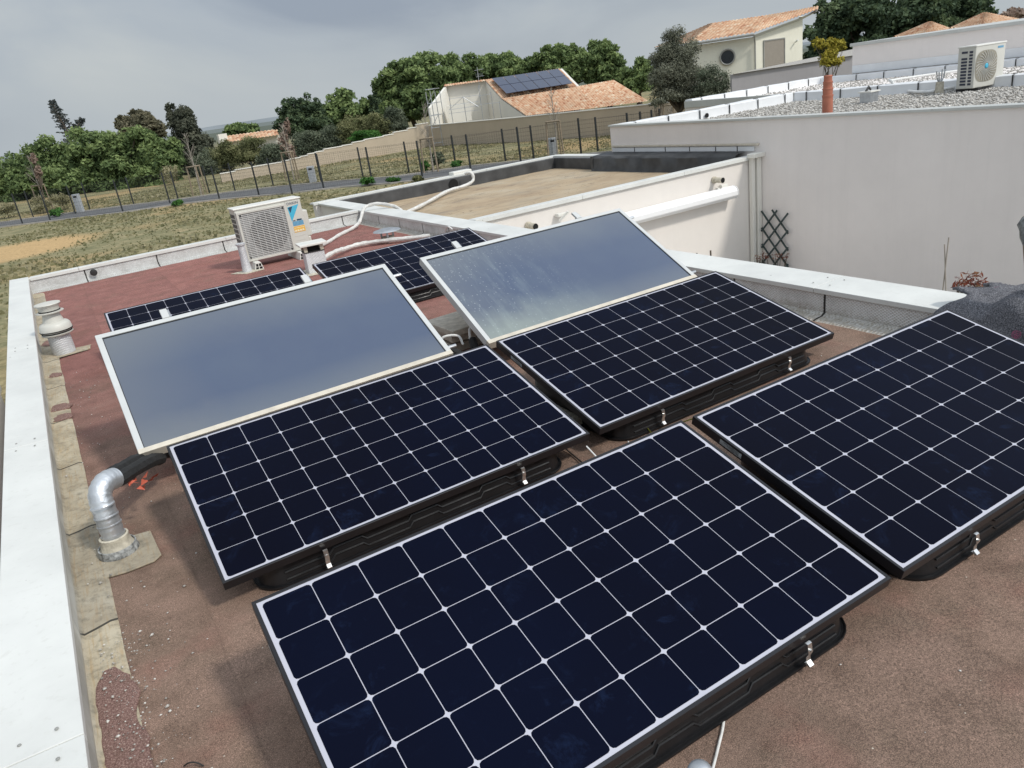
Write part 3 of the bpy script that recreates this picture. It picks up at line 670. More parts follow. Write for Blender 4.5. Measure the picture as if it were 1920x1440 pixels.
hose('cable', [tuple(G(1213, 770, .09)), tuple(G(1212, 785, .07)), tuple(G(1213, 800, .03)), tuple(G(1222, 813, .01))], .0035, 'yellow', 'short yellow-green earth wire hanging from a panel front edge', 'cable')
hose('cable', [tuple(G(1278, 792, .12)), tuple(G(1290, 788, .13)), tuple(G(1303, 784, .14))], .0035, 'yellow', 'yellow-green earth wire bridging the nearest panel and the right one', 'cable')
hose('cable', [tuple(G(1058, 838, .02)), tuple(G(1068, 848, .008)), tuple(G(1078, 856, .008)), tuple(G(1092, 868, .008))], .004, 'black', 'black cable lying across the roof below the middle row corner', 'cable')
hose('twig', [tuple(G(345, 1436, .01)), tuple(G(355, 1430, .03)), tuple(G(368, 1430, .02)), tuple(G(382, 1436, .008))], .0025, 'black', 'dark curled wire scrap on the roof at the bottom left', 'wire')
# end of a ladder rail at the bottom edge
lp = G(1312, 1437, .75); m = MB(); m.lathe([(.022, -.7), (.022, -.012), (.018, -.003), (.01, .002), (.002, .003)], n=16); o = m.build('pole', M['galv'], smooth=True); o.location = lp
tag(o, 'rounded grey metal pole end just showing at the bottom edge of the photo', 'pole')

# ================================================================== VENTS AND CHIMNEYS
# silver taped pipe
vr = empty('vent_pipe', (-.21, 3.77, 0), 'silver taped vent pipe bending over towards the black hoses by the left parapet', 'vent pipe')
m = MB(); path = smooth_path([(.0, 0, .04), (.0, .01, .12), (.0, .02, .22), (.005, .05, .3), (.04, .09, .335), (.085, .135, .325)], 8)
rs = [.052*(1+.03*math.sin(i*2.2)) for i in range(len(path))]; m.tube(path, rs, 20); m.build('pipe', M['tape'], vr, smooth=True)
m = MB()
for z in (.1, .155, .2, .255): m.tube([(0, .012, z), (0, .013, z+.006)], .0555, 20)
m.build('tape_band', M['tape'], vr, smooth=True)
m = MB(); m.lathe([(.082, .008), (.085, .03), (.072, .05), (.064, .085), (.066, .1), (.058, .104), (.05, .09)], n=22)
co = m.build('collar', M['mastic'], vr, smooth=True)
m = MB(); m.lathe([(.09, .008), (.092, .016), (.0865, .034), (.086, .05), (.08, .05), (.08, .01)], n=22); m.build('bitumen_ring', plain('flaking_grey_paint', (.3, .31, .31), .7, var=.75, scale=45, bump=.6, bscale=60), vr, smooth=True)
m = MB(); pts = [G(*q, .008) for q in [(163, 1036), (222, 1012), (282, 995), (303, 1040), (290, 1052), (240, 1072), (195, 1085), (178, 1058)]]
m.prism([(p[0]+.21, p[1]-3.77) for p in pts][::-1], .003, .011); m.build('base_sheet', M['cant'], vr, bevel=.003)
# left vent with stacked caps
vl = empty('roof_vent', (-.3, 8.37, 0), 'ivory plastic roof vent with stacked caps on a foil wrapped stub by the left parapet', 'roof vent')
m = MB(); m.lathe([(.1, .0), (.1, .1), (.096, .22)], n=22); m.build('wrapped_stub', M['foil_pipe'], vl, smooth=True)
m = MB(); m.lathe([(.105, .2), (.135, .205), (.14, .215), (.13, .218), (.13, .235), (.142, .24), (.142, .25), (.135, .3), (.12, .318), (.092, .33), (.078, .38), (.074, .41), (.12, .422), (.12, .428), (.09, .432), (.09, .47), (.115, .5), (.11, .508), (.02, .52)], n=26)
m.build('cap', M['plastic'], vl, smooth=True)
for z, r_ in ((.2265, .133), (.246, .1435), (.437, .093), (.485, .098)): m = MB(); m.lathe([(r_-.004, z-.005), (r_+.0015, z-.004), (r_+.0015, z+.004), (r_-.004, z+.005)], n=26); m.build('louvre', M['dark'], vl, smooth=True)
m = MB(); m.add([(-.11, -.18, .012), (.2, -.12, .008), (.24, .08, .008), (-.1, .1, .012)], [(0, 1, 2, 3)]); m.prism([(-.12, -.15), (.22, -.1), (.23, .06), (-.1, .1)], .004, .012); m.build('base_sheet', M['cant'], vl)
# capped square chimney
ch = empty('chimney', (2.6, 9.42, 0), 'small square foil clad chimney under a flat white cap beside the outdoor unit', 'chimney', rz=R(-6))
m = MB(); m.box(-.12, .12, -.11, .11, 0, .27); m.build('stack', M['foil_pipe'], ch, bevel=.004)
m = MB()
for a in (-.1, .1):
    for b_ in (-.09, .09): m.box(a-.02, a+.02, b_-.02, b_+.02, .27, .345)
m.build('cap_support', M['mastic'], ch)
m = MB(); m.box(-.17, .17, -.15, .15, .345, .37); m.build('cap', M['plastic_white'], ch, bevel=.004)
m = MB(); m.box(-.075, .075, -.065, .065, .27, .335); m.build('flue', M['dark'], ch)
m = MB(); m.box(-.126, .126, -.116, .116, .262, .272); m.build('edge_bead', M['black'], ch)
m = MB(); m.prism([(-.3, -.22), (.22, -.24), (.3, .2), (-.2, .22)], .003, .01); m.build('base_sheet', M['mastic'], ch)
# grey round pipe left of the unit
gp = empty('vent_pipe', (1.97, 10.48, 0), 'grey round vent pipe with collar standing in front left of the outdoor unit', 'vent pipe')
m = MB(); m.lathe([(.062, 0), (.06, .05), (.048, .2), (.048, .36), (.062, .362), (.064, .385), (.05, .39)], n=20); m.build('pipe', M['foil_pipe'], gp, smooth=True)
m = MB(); m.prism([(-.2, .1), (-.05, -.14), (.2, -.1), (.08, .15)], .003, .01); m.build('base_sheet', M['mastic'], gp)
# low cowl
cw = empty('vent_cowl', (3.95, 10.3, 0), 'low grey metal cowl on short legs near the back right parapet', 'vent cowl')
m = MB(); m.lathe([(.2, .16), (.19, .17), (.1, .19), (.01, .2)], n=20); m.build('hood', M['galv'], cw, smooth=True)
for a in (.3, 2.3, 4.3):
    m = MB(); m.box(.1*math.cos(a)-.012, .1*math.cos(a)+.012, .1*math.sin(a)-.012, .1*math.sin(a)+.012, 0, .17); m.build('leg', M['galv'], cw)
m = MB(); m.lathe([(.09, 0), (.09, .08)], n=16); m.build('stub', M['mastic'], cw)
# scupper knob in the back upstand
so_ = MB(); so_.lathe([(.028, -.02), (.045, -.015), (.05, .0), (.045, .015), (.02, .02)], n=16, T=lambda x, y, z: (x, z, y)); o = so_.build('overflow_outlet', M['black'], smooth=True)
kp = AX(176, 512, 1, BY-.01); o.location = (kp[0], BY-.01, .11); tag(o, 'round black rubber outlet in the foil upstand of the back parapet', 'outlet')

# ================================================================== OUTDOOR UNIT 1
ac = empty('outdoor_unit', (2.03, 10.66, 0), 'ivory air conditioning outdoor unit with blue triangle logo standing on the near red roof', 'outdoor unit')
m = MB(); m.box(0, .9, .012, .33, .1, .8); m.build('casing', M['plastic'], ac, bevel=.012, seg=3)
m = MB(); m.box(-.01, .91, -.002, .34, .79, .81); m.build('top_cover', M['plastic_white'], ac, bevel=.006)
m = MB()   # raised surround of the grille
x0, x1, z0, z1 = .03, .66, .12, .74
m.box(x0-.02, x1+.02, -.03, .015, z1-.01, z1+.02); m.box(x0-.02, x1+.02, -.03, .015, z0-.02, z0+.01); m.box(x0-.02, x0+.01, -.03, .015, z0+.01, z1-.01); m.box(x1-.01, x1+.02, -.03, .015, z0+.01, z1-.01)
m.build('grille_surround', M['plastic'], ac, bevel=.004)
m = MB(); m.box(x0+.01, x1-.01, .0, .013, z0+.01, z1-.01); bk = m.build('coil_panel', plain('grey_grille_back', (.26, .26, .26), .6, var=.2), ac)
m = MB(); m.lathe([(.255, 0), (.255, .003)], c=(0, 0, 0), n=40, T=lambda x, y, z: (.39+x, -.004-z, .43+y)); m.build('fan_opening', M['coil'], ac)
m = MB()
for z in np.arange(z0+.02, z1-.01, .023): m.box(x0+.012, x1-.012, -.026, -.021, z-.0045, z+.0045)
for x in np.linspace(x0+.05, x1-.05, 8): m.box(x-.0025, x+.0025, -.021, -.018, z0+.01, z1-.01)
m.build('fan_grille', M['grille'], ac)
m = MB()
for (x, z) in [(x0+.03, z1-.03), (x1-.03, z1-.03), (x0+.03, z0+.03), (x1-.03, z0+.03)]: m.box(x-.008, x+.008, -.03, -.02, z-.012, z+.012)
m.build('grille_clip', M['black'], ac)
m = MB(); m.box(.685, .895, -.006, .012, .105, .775)
for z in (.24, .3, .36): m.box(.715, .865, -.0095, -.006, z, z+.006)
m.build('service_panel', M['plastic'], ac, bevel=.003)
m = MB(); m.box(.9, .975, .05, .28, .26, .62); m.box(.9, .945, .03, .3, .12, .26); m.build('valve_cover', M['plastic'], ac, bevel=.015, seg=3)
m = MB()   # left side slots
for i in range(9):
    for j in range(3): m.box(-.0015, .002, .05+j*.09, .05+j*.09+.07, .15+i*.066, .15+i*.066+.05)
m.build('side_grille', M['coil'], ac)
for fx in (.1, .72):
    m = MB(); m.add([(fx-.06, -.19, 0), (fx+.06, -.19, 0), (fx+.035, -.19, .095), (fx-.035, -.19, .095), (fx-.06, .42, 0), (fx+.06, .42, 0), (fx+.035, .42, .095), (fx-.035, .42, .095)], [(0, 1, 2, 3), (5, 4, 7, 6), (3, 2, 6, 7), (1, 5, 6, 2), (4, 0, 3, 7)])
    ft = m.build('foot', M['plastic_white'], ac)
    m = MB()
    for (a, b_, c, d) in [(-.043, -.006, .008, .036), (.006, .043, .008, .036), (-.034, -.005, .044, .08), (.005, .034, .044, .08)]: m.box(fx+a, fx+b_, -.193, -.188, c, d)
    m.build('foot_hollow', M['dark'], ft)
# stickers and lettering on the service panel
blue = plain('cyan_print', (.06, .42, .6), .5, var=.02); navy = plain('navy_print', (.015, .05, .1), .5, var=.02); yel = plain('amber_print', (.75, .42, .06), .5, var=.1, scale=40); lblue = plain('steel_blue_print', (.12, .3, .45), .5, var=.15, scale=50)
m = MB(); m.poly([(.7, -.0072, .70), (.86, -.0072, .72), (.72, -.0072, .5)][::-1]); lg = m.build('logo', blue, ac)
m = MB(); m.poly([(.706, -.0082, .695), (.77, -.0082, .703), (.728, -.0082, .62)][::-1]); m.build('logo_corner', navy, lg)
fc = bpy.data.curves.new('logo_lettering', 'FONT'); fc.body = 'DAIKIN'; fc.size = .048; fc.extrude = .0004; fc.materials.append(navy)
_t = bpy.data.objects.new('lettering_source', fc); COL.objects.link(_t); bpy.context.view_layer.update(); _me = bpy.data.meshes.new_from_object(_t.evaluated_get(bpy.context.evaluated_depsgraph_get())); bpy.data.objects.remove(_t); fo = link(bpy.data.objects.new('logo_lettering', _me), ac); fo.location = (.7, -.0078, .73); fo.rotation_euler = (R(90), 0, 0)
m = MB(); m.box(.725, .875, -.0078, -.006, .44, .5); o1 = m.build('sticker', lblue, ac)
m = MB(); m.box(.735, .77, -.0085, -.006, .505, .517); m.box(.79, .86, -.0085, -.006, .505, .525); m.build('sticker_print', navy, o1)
m = MB(); m.box(.725, .88, -.0078, -.006, .35, .43); o2 = m.build('sticker', yel, ac); o2['label'] = 'amber warning sticker with lines of print'
m = MB()
for q in range(4): m.box(.735+.034*q, .76+.034*q, -.0085, -.006, .36, .385)
m.box(.73, .87, -.0085, -.006, .405, .412); m.build('sticker_print', plain('pale_print', (.8, .7, .45), .5), o2)
# refrigerant lines
hose('pipe_wrap', [(2.95, 10.85, .2), (3.05, 10.9, .08), (3.3, 11.2, .03), (3.7, 11.7, .03), (4.02, 12.0, .04), (4.2, 12.1, .1), (4.36, 12.25, .26), (4.5, 12.4, .29), (4.68, 12.3, .3), (4.85, 12.05, .23), (4.9, 11.8, .12)], .027, 'tape_white', 'white wrapped pipe running from the outdoor unit over the corner of the parapet', 'pipe', wob=.1)
hose('pipe_wrap', [(2.75, 9.75, .06), (3.0, 9.9, .1), (3.25, 10.2, .06), (3.5, 10.35, .05), (3.75, 10.25, .05), (4.1, 9.95, .05), (4.35, 9.75, .05)], .03, 'tape_white', 'white wrapped pipe lying on the red roof from the capped chimney towards the metal cowl', 'pipe', wob=.12)
hose('pipe_wrap', [tuple(G(668, 384, .25)), tuple(AX(760, 400, 1, 12.3)), tuple(G(760, 400, 0)), tuple(G(800, 380, 0.02)), tuple(G(840, 358, 0.02)), tuple(G(872, 348, .03)), tuple(G(887, 338, .1)), tuple(G(884, 325, .24)), tuple(G(872, 325, .25))][2:], .032, 'tape_white', 'long white wrapped pipe crossing the ochre roof to its back coping', 'pipe', wob=.1)
hose('cable', [tuple(AX(838, 440, 0, 4.46)), tuple(AX(836, 432, 0, 4.44)), tuple(G(840, 425, .25)), tuple(G(848, 430, .22))], .01, 'lead', 'thin white cable end curling over the right parapet behind the far panel', 'cable')

# ================================================================== OCHRE ROOF ANNEX
ann = empty('flat_roofed_annex', (7.4, 12.1, GZ), 'single storey annex with ochre stained flat roof and black upstands beyond the parapet', 'building')
al = Vector((-7.4, -12.1, -GZ)); A = dict(parent=ann, off=al)
b = MB(); b.box(4.76, 10.25, 9.22, 15.2, GZ, -.06); b.box(4.76, 10.25, 9.22, 9.4, -.06, .19); b.box(4.4, 10.4, 15.02, 15.2, -.06, .19); b.box(4.5, 4.75, 12.98, 15.1, -1.85, .19); b.box(10.1, 10.35, 13.1, 15.05, -.06, .19)
part(b, 'wall', M['wall'], **A)
b = MB(); nx, ny = 40, 40; b.add([(4.76+(10.25-4.76)*i/nx, 9.38+(15.05-9.38)*j/ny, -.045+.012*mnoise.noise(Vector((i*.3, j*.3, 0)))) for j in range(ny+1) for i in range(nx+1)], [(j*(nx+1)+i, j*(nx+1)+i+1, (j+1)*(nx+1)+i+1, (j+1)*(nx+1)+i) for j in range(ny) for i in range(nx)])
part(b, 'roof_membrane', M['ochre'], smooth='full', **A)
b = MB()
b.box(4.79, 10.2, 14.9, 15.018, -.06, .185); b.box(4.77, 4.83, 9.4, 15.02, -.06, .185); b.box(4.77, 10.2, 9.4, 9.46, -.06, .185); b.box(10.02, 10.099, 13.1, 14.9, -.06, .185)
part(b, 'upstand', M['epdm'], bevel=.01, **A)
# black kerb along the tall wall
b = MB(); ys = np.linspace(9.46, 13.25, 30); vs = []
for y in ys:
    w = .26+.16*(y-9.46)/3.8
    for dx, z in [(-w-.03, -.055), (-w, .03), (-w+.01, .21), (-w+.05, .25), (-.02, .275)]: vs.append((10.255+dx+.012*mnoise.noise(Vector((y*3, z*7, 1))), y, z+.01*mnoise.noise(Vector((y*2.2, dx*3, 5)))))
b.add(vs, [(i*5+k, i*5+k+1, (i+1)*5+k+1, (i+1)*5+k) for i in range(len(ys)-1) for k in range(4)]+[(145, 146, 147, 148, 149)])
b.box(9.83, 10.25, 13.2, 13.27, -.06, .245)
part(b, 'black_kerb', M['epdm'], smooth=True, **A)
for a, c in [(4.8, 6.6), (6.6, 8.6), (8.6, 10.22)]:
    coping_len((a, 9.2), (c-.004, 9.2), .19, .02, z=.215, lip=.05, **A)
for a, c in [(4.36, 6.3), (6.3, 8.3), (8.3, 10.3)]: coping_len((a, 15.0), (c-.004, 15.0), .24, .0, z=.215, lip=.04, **A)
coping_len((10.08, 15.0), (10.08, 13.25), .3, .0, z=.218, lip=.04, **A)
b = MB(); b.lathe([(.11, 0), (.11, .01)], n=20, T=lambda x, y, z: (x+AX(850, 346, 1, 14.9)[0], 14.89-z, y+.06)); part(b, 'overflow_outlet', M['dark'], **A)
b = MB(); q = G(865, 322, .26); b.obox((q[0], q[1]+.05, .25), (.45, .22, .07), 0); part(b, 'pipe_box', M['plastic_white'], bevel=.01, **A)
# downpipes in the corner
b = MB(); b.box(10.15, 10.25, 9.1, 9.2, GZ, .26); b.box(10.05, 10.12, 9.12, 9.2, GZ, .22); part(b, 'downpipe', M['wall_white'], bevel=.01, **A)
b = MB(); b.box(10.0, 10.258, 9.03, 9.19, .2, .27); part(b, 'rainwater_head', M['wall_white'], bevel=.01, **A)
# pipe spouts through the wall
for (px, py) in [((1180+950/6), (260+465/6)), (990, 423)]:
    c = AX(px, py, 1, 9.21)
    m = MB(); m.tube([(0, .0, 0), (0, -.2, 0)], .045, 16, cap=False); m.tube([(0, 0, 0), (0, -.03, 0)], .055, 16)
    pr = empty('drain_spout', tuple(c), 'beige drain spout sticking out of the sunlit wall ' + ('above the awning' if px > 1100 else 'just behind the stained collector'), 'pipe', 'drain spouts in the sunlit wall')
    m.build('pipe', M['mastic'], pr, smooth=True); m = MB(); m.tube([(0, -.12, 0), (0, -.199, 0)], .04, 16); m.build('bore', M['dark'], pr)
# awning cassette
aw = empty('awning', (9.58, 9.2, -.27), 'rolled white awning cassette fixed to the sunlit wall, partly hidden by a collector', 'awning')
m = MB(); L_ = 4.0
prof = [(0, .02), (-.02, .09), (-.09, .11), (-.16, .09), (-.2, .03), (-.2, -.04), (-.15, -.095), (-.08, -.1), (-.01, -.06)]
vs = [(x, a, z) for x in (-L_, 0) for a, z in prof]; n_ = len(prof); m.add(vs, [tuple(range(n_)), tuple(range(n_, 2*n_))[::-1]]+[(i, n_+i, n_+(i+1) % n_, (i+1) % n_) for i in range(n_)]); m.build('cassette', M['awning_white'], aw, bevel=.012, seg=3)
m = MB(); m.add([(.002, a*1.04, z*1.04) for a, z in prof]+[(.02, a, z) for a, z in prof], [tuple(range(n_)), tuple(range(n_, 2*n_))[::-1]]+[(i, n_+i, n_+(i+1) % n_, (i+1) % n_) for i in range(n_)]); m.build('end_cap', M['awning_white'], aw, bevel=.004)
m = MB(); m.box(-.22, -.08, -.06, .0, .1, .15); m.box(-.3, -.26, -.05, 0, .09, .12); m.build('wall_bracket', M['plastic_white'], aw, bevel=.005)
c = AX(1058, 402, 1, 9.1); m = MB(); m.box(-.1, .05, -.0, .1, -.02, .02); m.add([(-.12, -.02, -.05), (.05, -.05, .05), (.06, -.05, .02), (-.06, -.02, -.06)], [(0, 1, 2, 3)]); m.tube([(-.1, 0, -.08), (0, -.1, .05)], .015, 6)
o = m.build('wall_lamp', M['plastic_white'], bevel=.004); o.location = c; tag(o, 'small white angular wall light above the top edge of the stained collector', 'wall light')

# ================================================================== TALL NEIGHBOUR WITH GRAVEL ROOF
big = empty('gravel_roofed_house', (13, 6, GZ), 'big neighbouring house with long grey-beige side wall and pale gravel flat roof', 'building')
bl = Vector((-13, -6, -GZ)); B = dict(parent=big, off=bl)
XB, YB, XR = 10.26, 13.08, 15.53
b = MB(); b.box(XB, XR+.1, -8, YB, GZ, .58); b.box(XB, XB+.16, -8, YB, .58, .775); part(b, 'wall', M['wall_big'], **B)
b = MB(); b.box(XB-.03, XB+.19, -8, YB+.03, .776, .812); part(b, 'coping', M['coping_grey'], bevel=.004, **B)
b = MB(); b.box(XB-.03, XB-.002, 9.25, 13.0, .28, .36); part(b, 'wall_flashing', M['white_memb'], bevel=.006, **B)
b = MB(); b.box(XB-.045, XB-.0, 9.15, 13.02, .375, .41); part(b, 'flashing_trim', M['alu_dirty'], bevel=.005, **B)
for y in (12.3, 11.4, 10.75, 10.1, 9.6):
    b = MB(); b.box(XB-.034, XB-.029, y, y+.018, .285, .362); part(b, 'strap', M['black'], **B)
b = MB(); b.add([(XB+.16, -8, .6), (XR, -8, .6), (XR, 12.9, .6), (XB+.16, 12.9, .6)], [(0, 1, 2, 3)]); part(b, 'gravel_bed', M['gravel_bed'], **B)
def wrap_parapet(pts, parent, off, z0=.58, z1=.81, w=.3, name='wrapped_parapet', side=1):
    # white membrane folded over a parapet; pts = inner foot line
    b = MB(); P = [Vector((p[0], p[1], 0)) for p in pts]
    d = (P[1]-P[0]).normalized(); nrm = Vector((-d.y, d.x, 0))*side; L = (P[1]-P[0]).length; N = max(4, int(L/.15)); vs = []
    prof = [(-.02, z0), (0, z0+.04), (.01, z1-.02), (.04, z1), (w-.02, z1), (w, z1-.03), (w, z0-.1)]
    for i in range(N+1):
        p = P[0]+d*L*i/N
        for a, z in prof:
            q = p+nrm*a; wv = .014*mnoise.noise(Vector((p.x*2+a*9, p.y*2, z*8)))
            vs.append((q.x+nrm.x*wv, q.y+nrm.y*wv, z+wv))
    n = len(prof); b.add(vs, [(i*n+k, (i+1)*n+k, (i+1)*n+k+1, i*n+k+1) for i in range(N) for k in range(n-1)]+[tuple(range(n)), tuple(range(N*n, (N+1)*n))])
    part(b, name, M['white_memb'], parent, off, smooth=True)
    t = .35
    while t < L:
        p = P[0]+d*t; q = p-nrm*.004; b = MB()
        ang = math.atan2(d.y, d.x)
        b.obox((q.x-nrm.x*.008, q.y-nrm.y*.008, (z0+z1)/2), (.022, .012, z1-z0-.01), ang); b.obox((p.x+nrm.x*(w*.2), p.y+nrm.y*(w*.2), z1+.012), (.02, w*.45, .008), ang)
        part(b, 'strap', M['black'], parent, off); t += .9
wrap_parapet([(XB+.1, 12.8), (XR-.02, 12.8)], big, bl, side=1)
wrap_parapet([(XR, 12.8), (XR, -7)], big, bl, side=1)
b = MB(); q = AX(1180+640*.2292, 942*.2292, 1, 12.74); b.lathe([(.05, 0), (.05, .02)], n=14, T=lambda x, y, z: (x+q[0], 12.77-z, y+.67)); part(b, 'overflow_outlet', M['dark'], **B)
# gravel stones
gv, gf, gc = [], [], []
stones_v, stones_f, st_c = gv, gf, gc
for _ in range(13000):
    x, y = random.uniform(XB+.17, XR-.03), random.uniform(3.2, 12.77)
    stone(x, y, .612, random.uniform(.018, .04), random.random())
tag(np_mesh('gravel', [(a+bl[0], b_+bl[1], c+bl[2]) for a, b_, c in gv], gf, M['gravel'], big, colors=gc), kind='stuff')
# second gravel roof
sec = empty('gravel_roofed_house', (18, 12, GZ), 'second white edged gravel roof house, behind the first gravel roof', 'building')
sl_ = Vector((-18, -12, -GZ)); S = dict(parent=sec, off=sl_)
X2, Y2, X3 = 15.9, 17.0, 21.9
b = MB(); b.add([(15.87, 12.9, GZ), (16.1, 17, GZ), (22.2, 17, GZ), (22.2, -6, GZ), (15.87, -6, GZ), (15.87, 12.9, .6), (16.1, 17, .6), (22.2, 17, .6), (22.2, -6, .6), (15.87, -6, .6)], [(5, 9, 8, 7, 6), (0, 1, 6, 5), (1, 2, 7, 6), (4, 0, 5, 9)]); part(b, 'wall', M['wall_big'], **S)
b = MB(); b.add([(15.84, 12.9, .6), (16.07, 17.03, .6), (16.2, 17.03, .6), (15.99, 12.9, .6), (15.84, 12.9, .77), (16.07, 17.03, .77), (16.2, 17.03, .77), (15.99, 12.9, .77)], [(4, 7, 6, 5), (0, 4, 5, 1), (3, 2, 6, 7)]); part(b, 'coping', M['coping_grey'], **S)
wrap_parapet([(16.12, 16.75), (X3, 16.75)], sec, sl_, side=1)
wrap_parapet([(X3-.35, 16.75), (X3-.35, 2)], sec, sl_, side=1, z1=.78)
gv, gf, gc = [], [], []; stones_v, stones_f, st_c = gv, gf, gc
for _ in range(4500): stone(random.uniform(16.05, X3-.35), random.uniform(5, 16.7), .612, random.uniform(.02, .04), random.random())
tag(np_mesh('gravel', [(a+sl_[0], b_+sl_[1], c+sl_[2]) for a, b_, c in gv], gf, M['gravel'], sec, colors=gc), kind='stuff')
# taller wall behind
tw = empty('grey_house', (24, 8, GZ), 'taller grey-beige flat house whose wall stands behind the second gravel roof', 'building'); tl = Vector((-24, -8, -GZ))
q0, q1 = AX(1599, 84, 0, X3), AX(1920, 33, 0, X3)
b = MB(); zt = q0[2]-.05; b.box(X3, X3+8, q1[1]-4, q0[1], GZ, zt); part(b, 'wall', M['wall_big'], tw, tl)
b = MB(); b.box(X3-.06, X3+8.06, q1[1]-4, q0[1]+.06, zt+.002, zt+.09); part(b, 'coping', M['coping_grey'], tw, tl, bevel=.01)
b = MB(); b.box(X3-.03, X3-.001, q1[1]-4, q0[1]-.02, .8, 1.02); part(b, 'wall_flashing', M['white_memb'], tw, tl, bevel=.006)

# things standing on the gravel roof
tp = empty('flue_pipe', (10.72, 8.2, .6), 'orange terracotta flue pipe with ribbed collars rising behind the long wall', 'flue')
m = MB(); m.lathe([(.078, 0), (.078, .42), (.083, .42), (.083, .45), (.078, .452)], n=20); m.build('lower_pipe', M['terracotta'], tp, smooth=True)
m = MB(); m.lathe([(.072, .452), (.076, .53), (.082, .532), (.08, .55), (.07, .552), (.068, .62), (.074, .63), (.072, .648), (.062, .65), (.06, .71), (.066, .72), (.06, .735), (.04, .736)], n=20); m.build('upper_pipe', M['terracotta'], tp, smooth=True)
q = AT(1629, 190, 1); q = G(1629, 191, .62)
jb = empty('junction_box', (q[0], q[1], .6), 'grey metal box with cables on top standing on the gravel roof', 'box')
m = MB(); m.box(-.12, .12, -.12, .12, 0, .2); m.build('body', M['galv'], jb, bevel=.005)
m = MB(); m.box(-.15, .15, -.14, .14, .2, .225); m.build('lid', M['plastic_white'], jb)
m = MB(); m.tube([(-.1, 0, .225), (-.02, 0, .3), (.08, .03, .24)], .02, 6); m.tube([(0, .05, .225), (.02, .02, .29)], .015, 6); m.build('cable_loop', M['black'], jb)
q = G(1761, 174, .62); pg = empty('cable_stub', (q[0], q[1], .6), 'pale stub pipe with four cables sticking up from the gravel roof', 'pipe')
m = MB(); m.lathe([(.08, 0), (.07, .2), (.07, .22)], n=14); m.build('stub', M['mastic'], pg, smooth=True)
for k, (dx, dz) in enumerate([(-.13, .22), (-.05, .2), (.05, .24), (.14, .23)]):
    m = MB(); m.tube([(dx*.3, 0, .2), (dx*.8, 0, .3), (dx, 0, .2+dz)], .012, 6); m.build('cable_end', M['galv'], pg)
hose('conduit', [tuple(G(1800, 162, .66)), tuple(G(1740, 172, .66)), tuple(G(1700, 170, .66)), tuple(G(1682, 162, .72)), tuple(G(1672, 153, .86)), tuple(G(1668, 150, .88))], .03, 'lead', 'thick white conduit curving up from the gravel near the farther outdoor unit', 'pipe')
hose('conduit', [tuple(G(1668, 151, .88)), tuple(G(1720, 143, .88)), tuple(G(1800, 132, .88))], .022, 'lead', 'thin straight white conduit on top of the wrapped parapet', 'pipe')
# unit 2
F_, R_, S_ = G(1824, 166, .66), G(1871, 157.5, .66), G(1795, 169, .66)
ang = math.atan2(R_[1]-F_[1], R_[0]-F_[0]); wid = float(np.hypot(R_[0]-F_[0], R_[1]-F_[1])); dep = .36
wid = max(.75, min(1.0, wid))
ac2 = empty('outdoor_unit', (F_[0], F_[1], .6), 'white air conditioning outdoor unit with slotted side standing on the gravel roof', 'outdoor unit', rz=ang)
H2 = .78
m = MB(); m.box(0, wid, 0, dep, .06, H2); m.build('casing', M['plastic'], ac2, bevel=.015, seg=3)
m = MB(); m.box(-.01, wid+.01, -.012, dep+.01, H2-.01, H2+.015); m.build('top_cover', M['plastic_white'], ac2, bevel=.006)
m = MB(); cx, cz, rr_ = wid*.38, .42, .27
pts = []
for k in range(40):
    a = 2*math.pi*k/40; c_, s_ = math.cos(a), math.sin(a); e_ = .62
    pts.append((cx+rr_*math.copysign(abs(c_)**e_, c_), -.004, cz+rr_*math.copysign(abs(s_)**e_, s_)))
m.poly(pts); m.build('fan_opening', plain('taupe_fan_recess', (.27, .25, .2), .6), ac2)
m = MB()
for k in range(26):
    a = k*2*math.pi/26; P_ = [(cx+t*rr_*math.cos(a+t*.7), -.012, cz+t*rr_*math.sin(a+t*.7)) for t in (.2, .45, .7, .97)]; m.tube(P_, .004, 4)
m.build('fan_grille', M['grille'], ac2)
m = MB(); m.lathe([(.045, 0), (.03, .01)], n=16, T=lambda x, y, z: (cx+x, -.014-z, cz+y)); m.build('hub_badge', blue, ac2)
m = MB(); m.box(wid-.2, wid-.06, -.004, 0, H2-.09, H2-.055); m.build('logo', lblue, ac2)
m = MB()
for i in range(11):
    z = .12+i*.055
    if i != 9: m.box(-.004, .0, dep*.45, dep*.78, z, z+.036)
    m.box(-.004, .0, dep*.15, dep*.34, z, z+.036)
m.build('side_grille', plain('navy_slots', (.03, .035, .06), .6), ac2)
for fx in (.12, wid-.12):
    m = MB(); m.box(fx-.05, fx+.05, -.05, dep+.05, 0, .06); m.build('foot', M['black'], ac2)

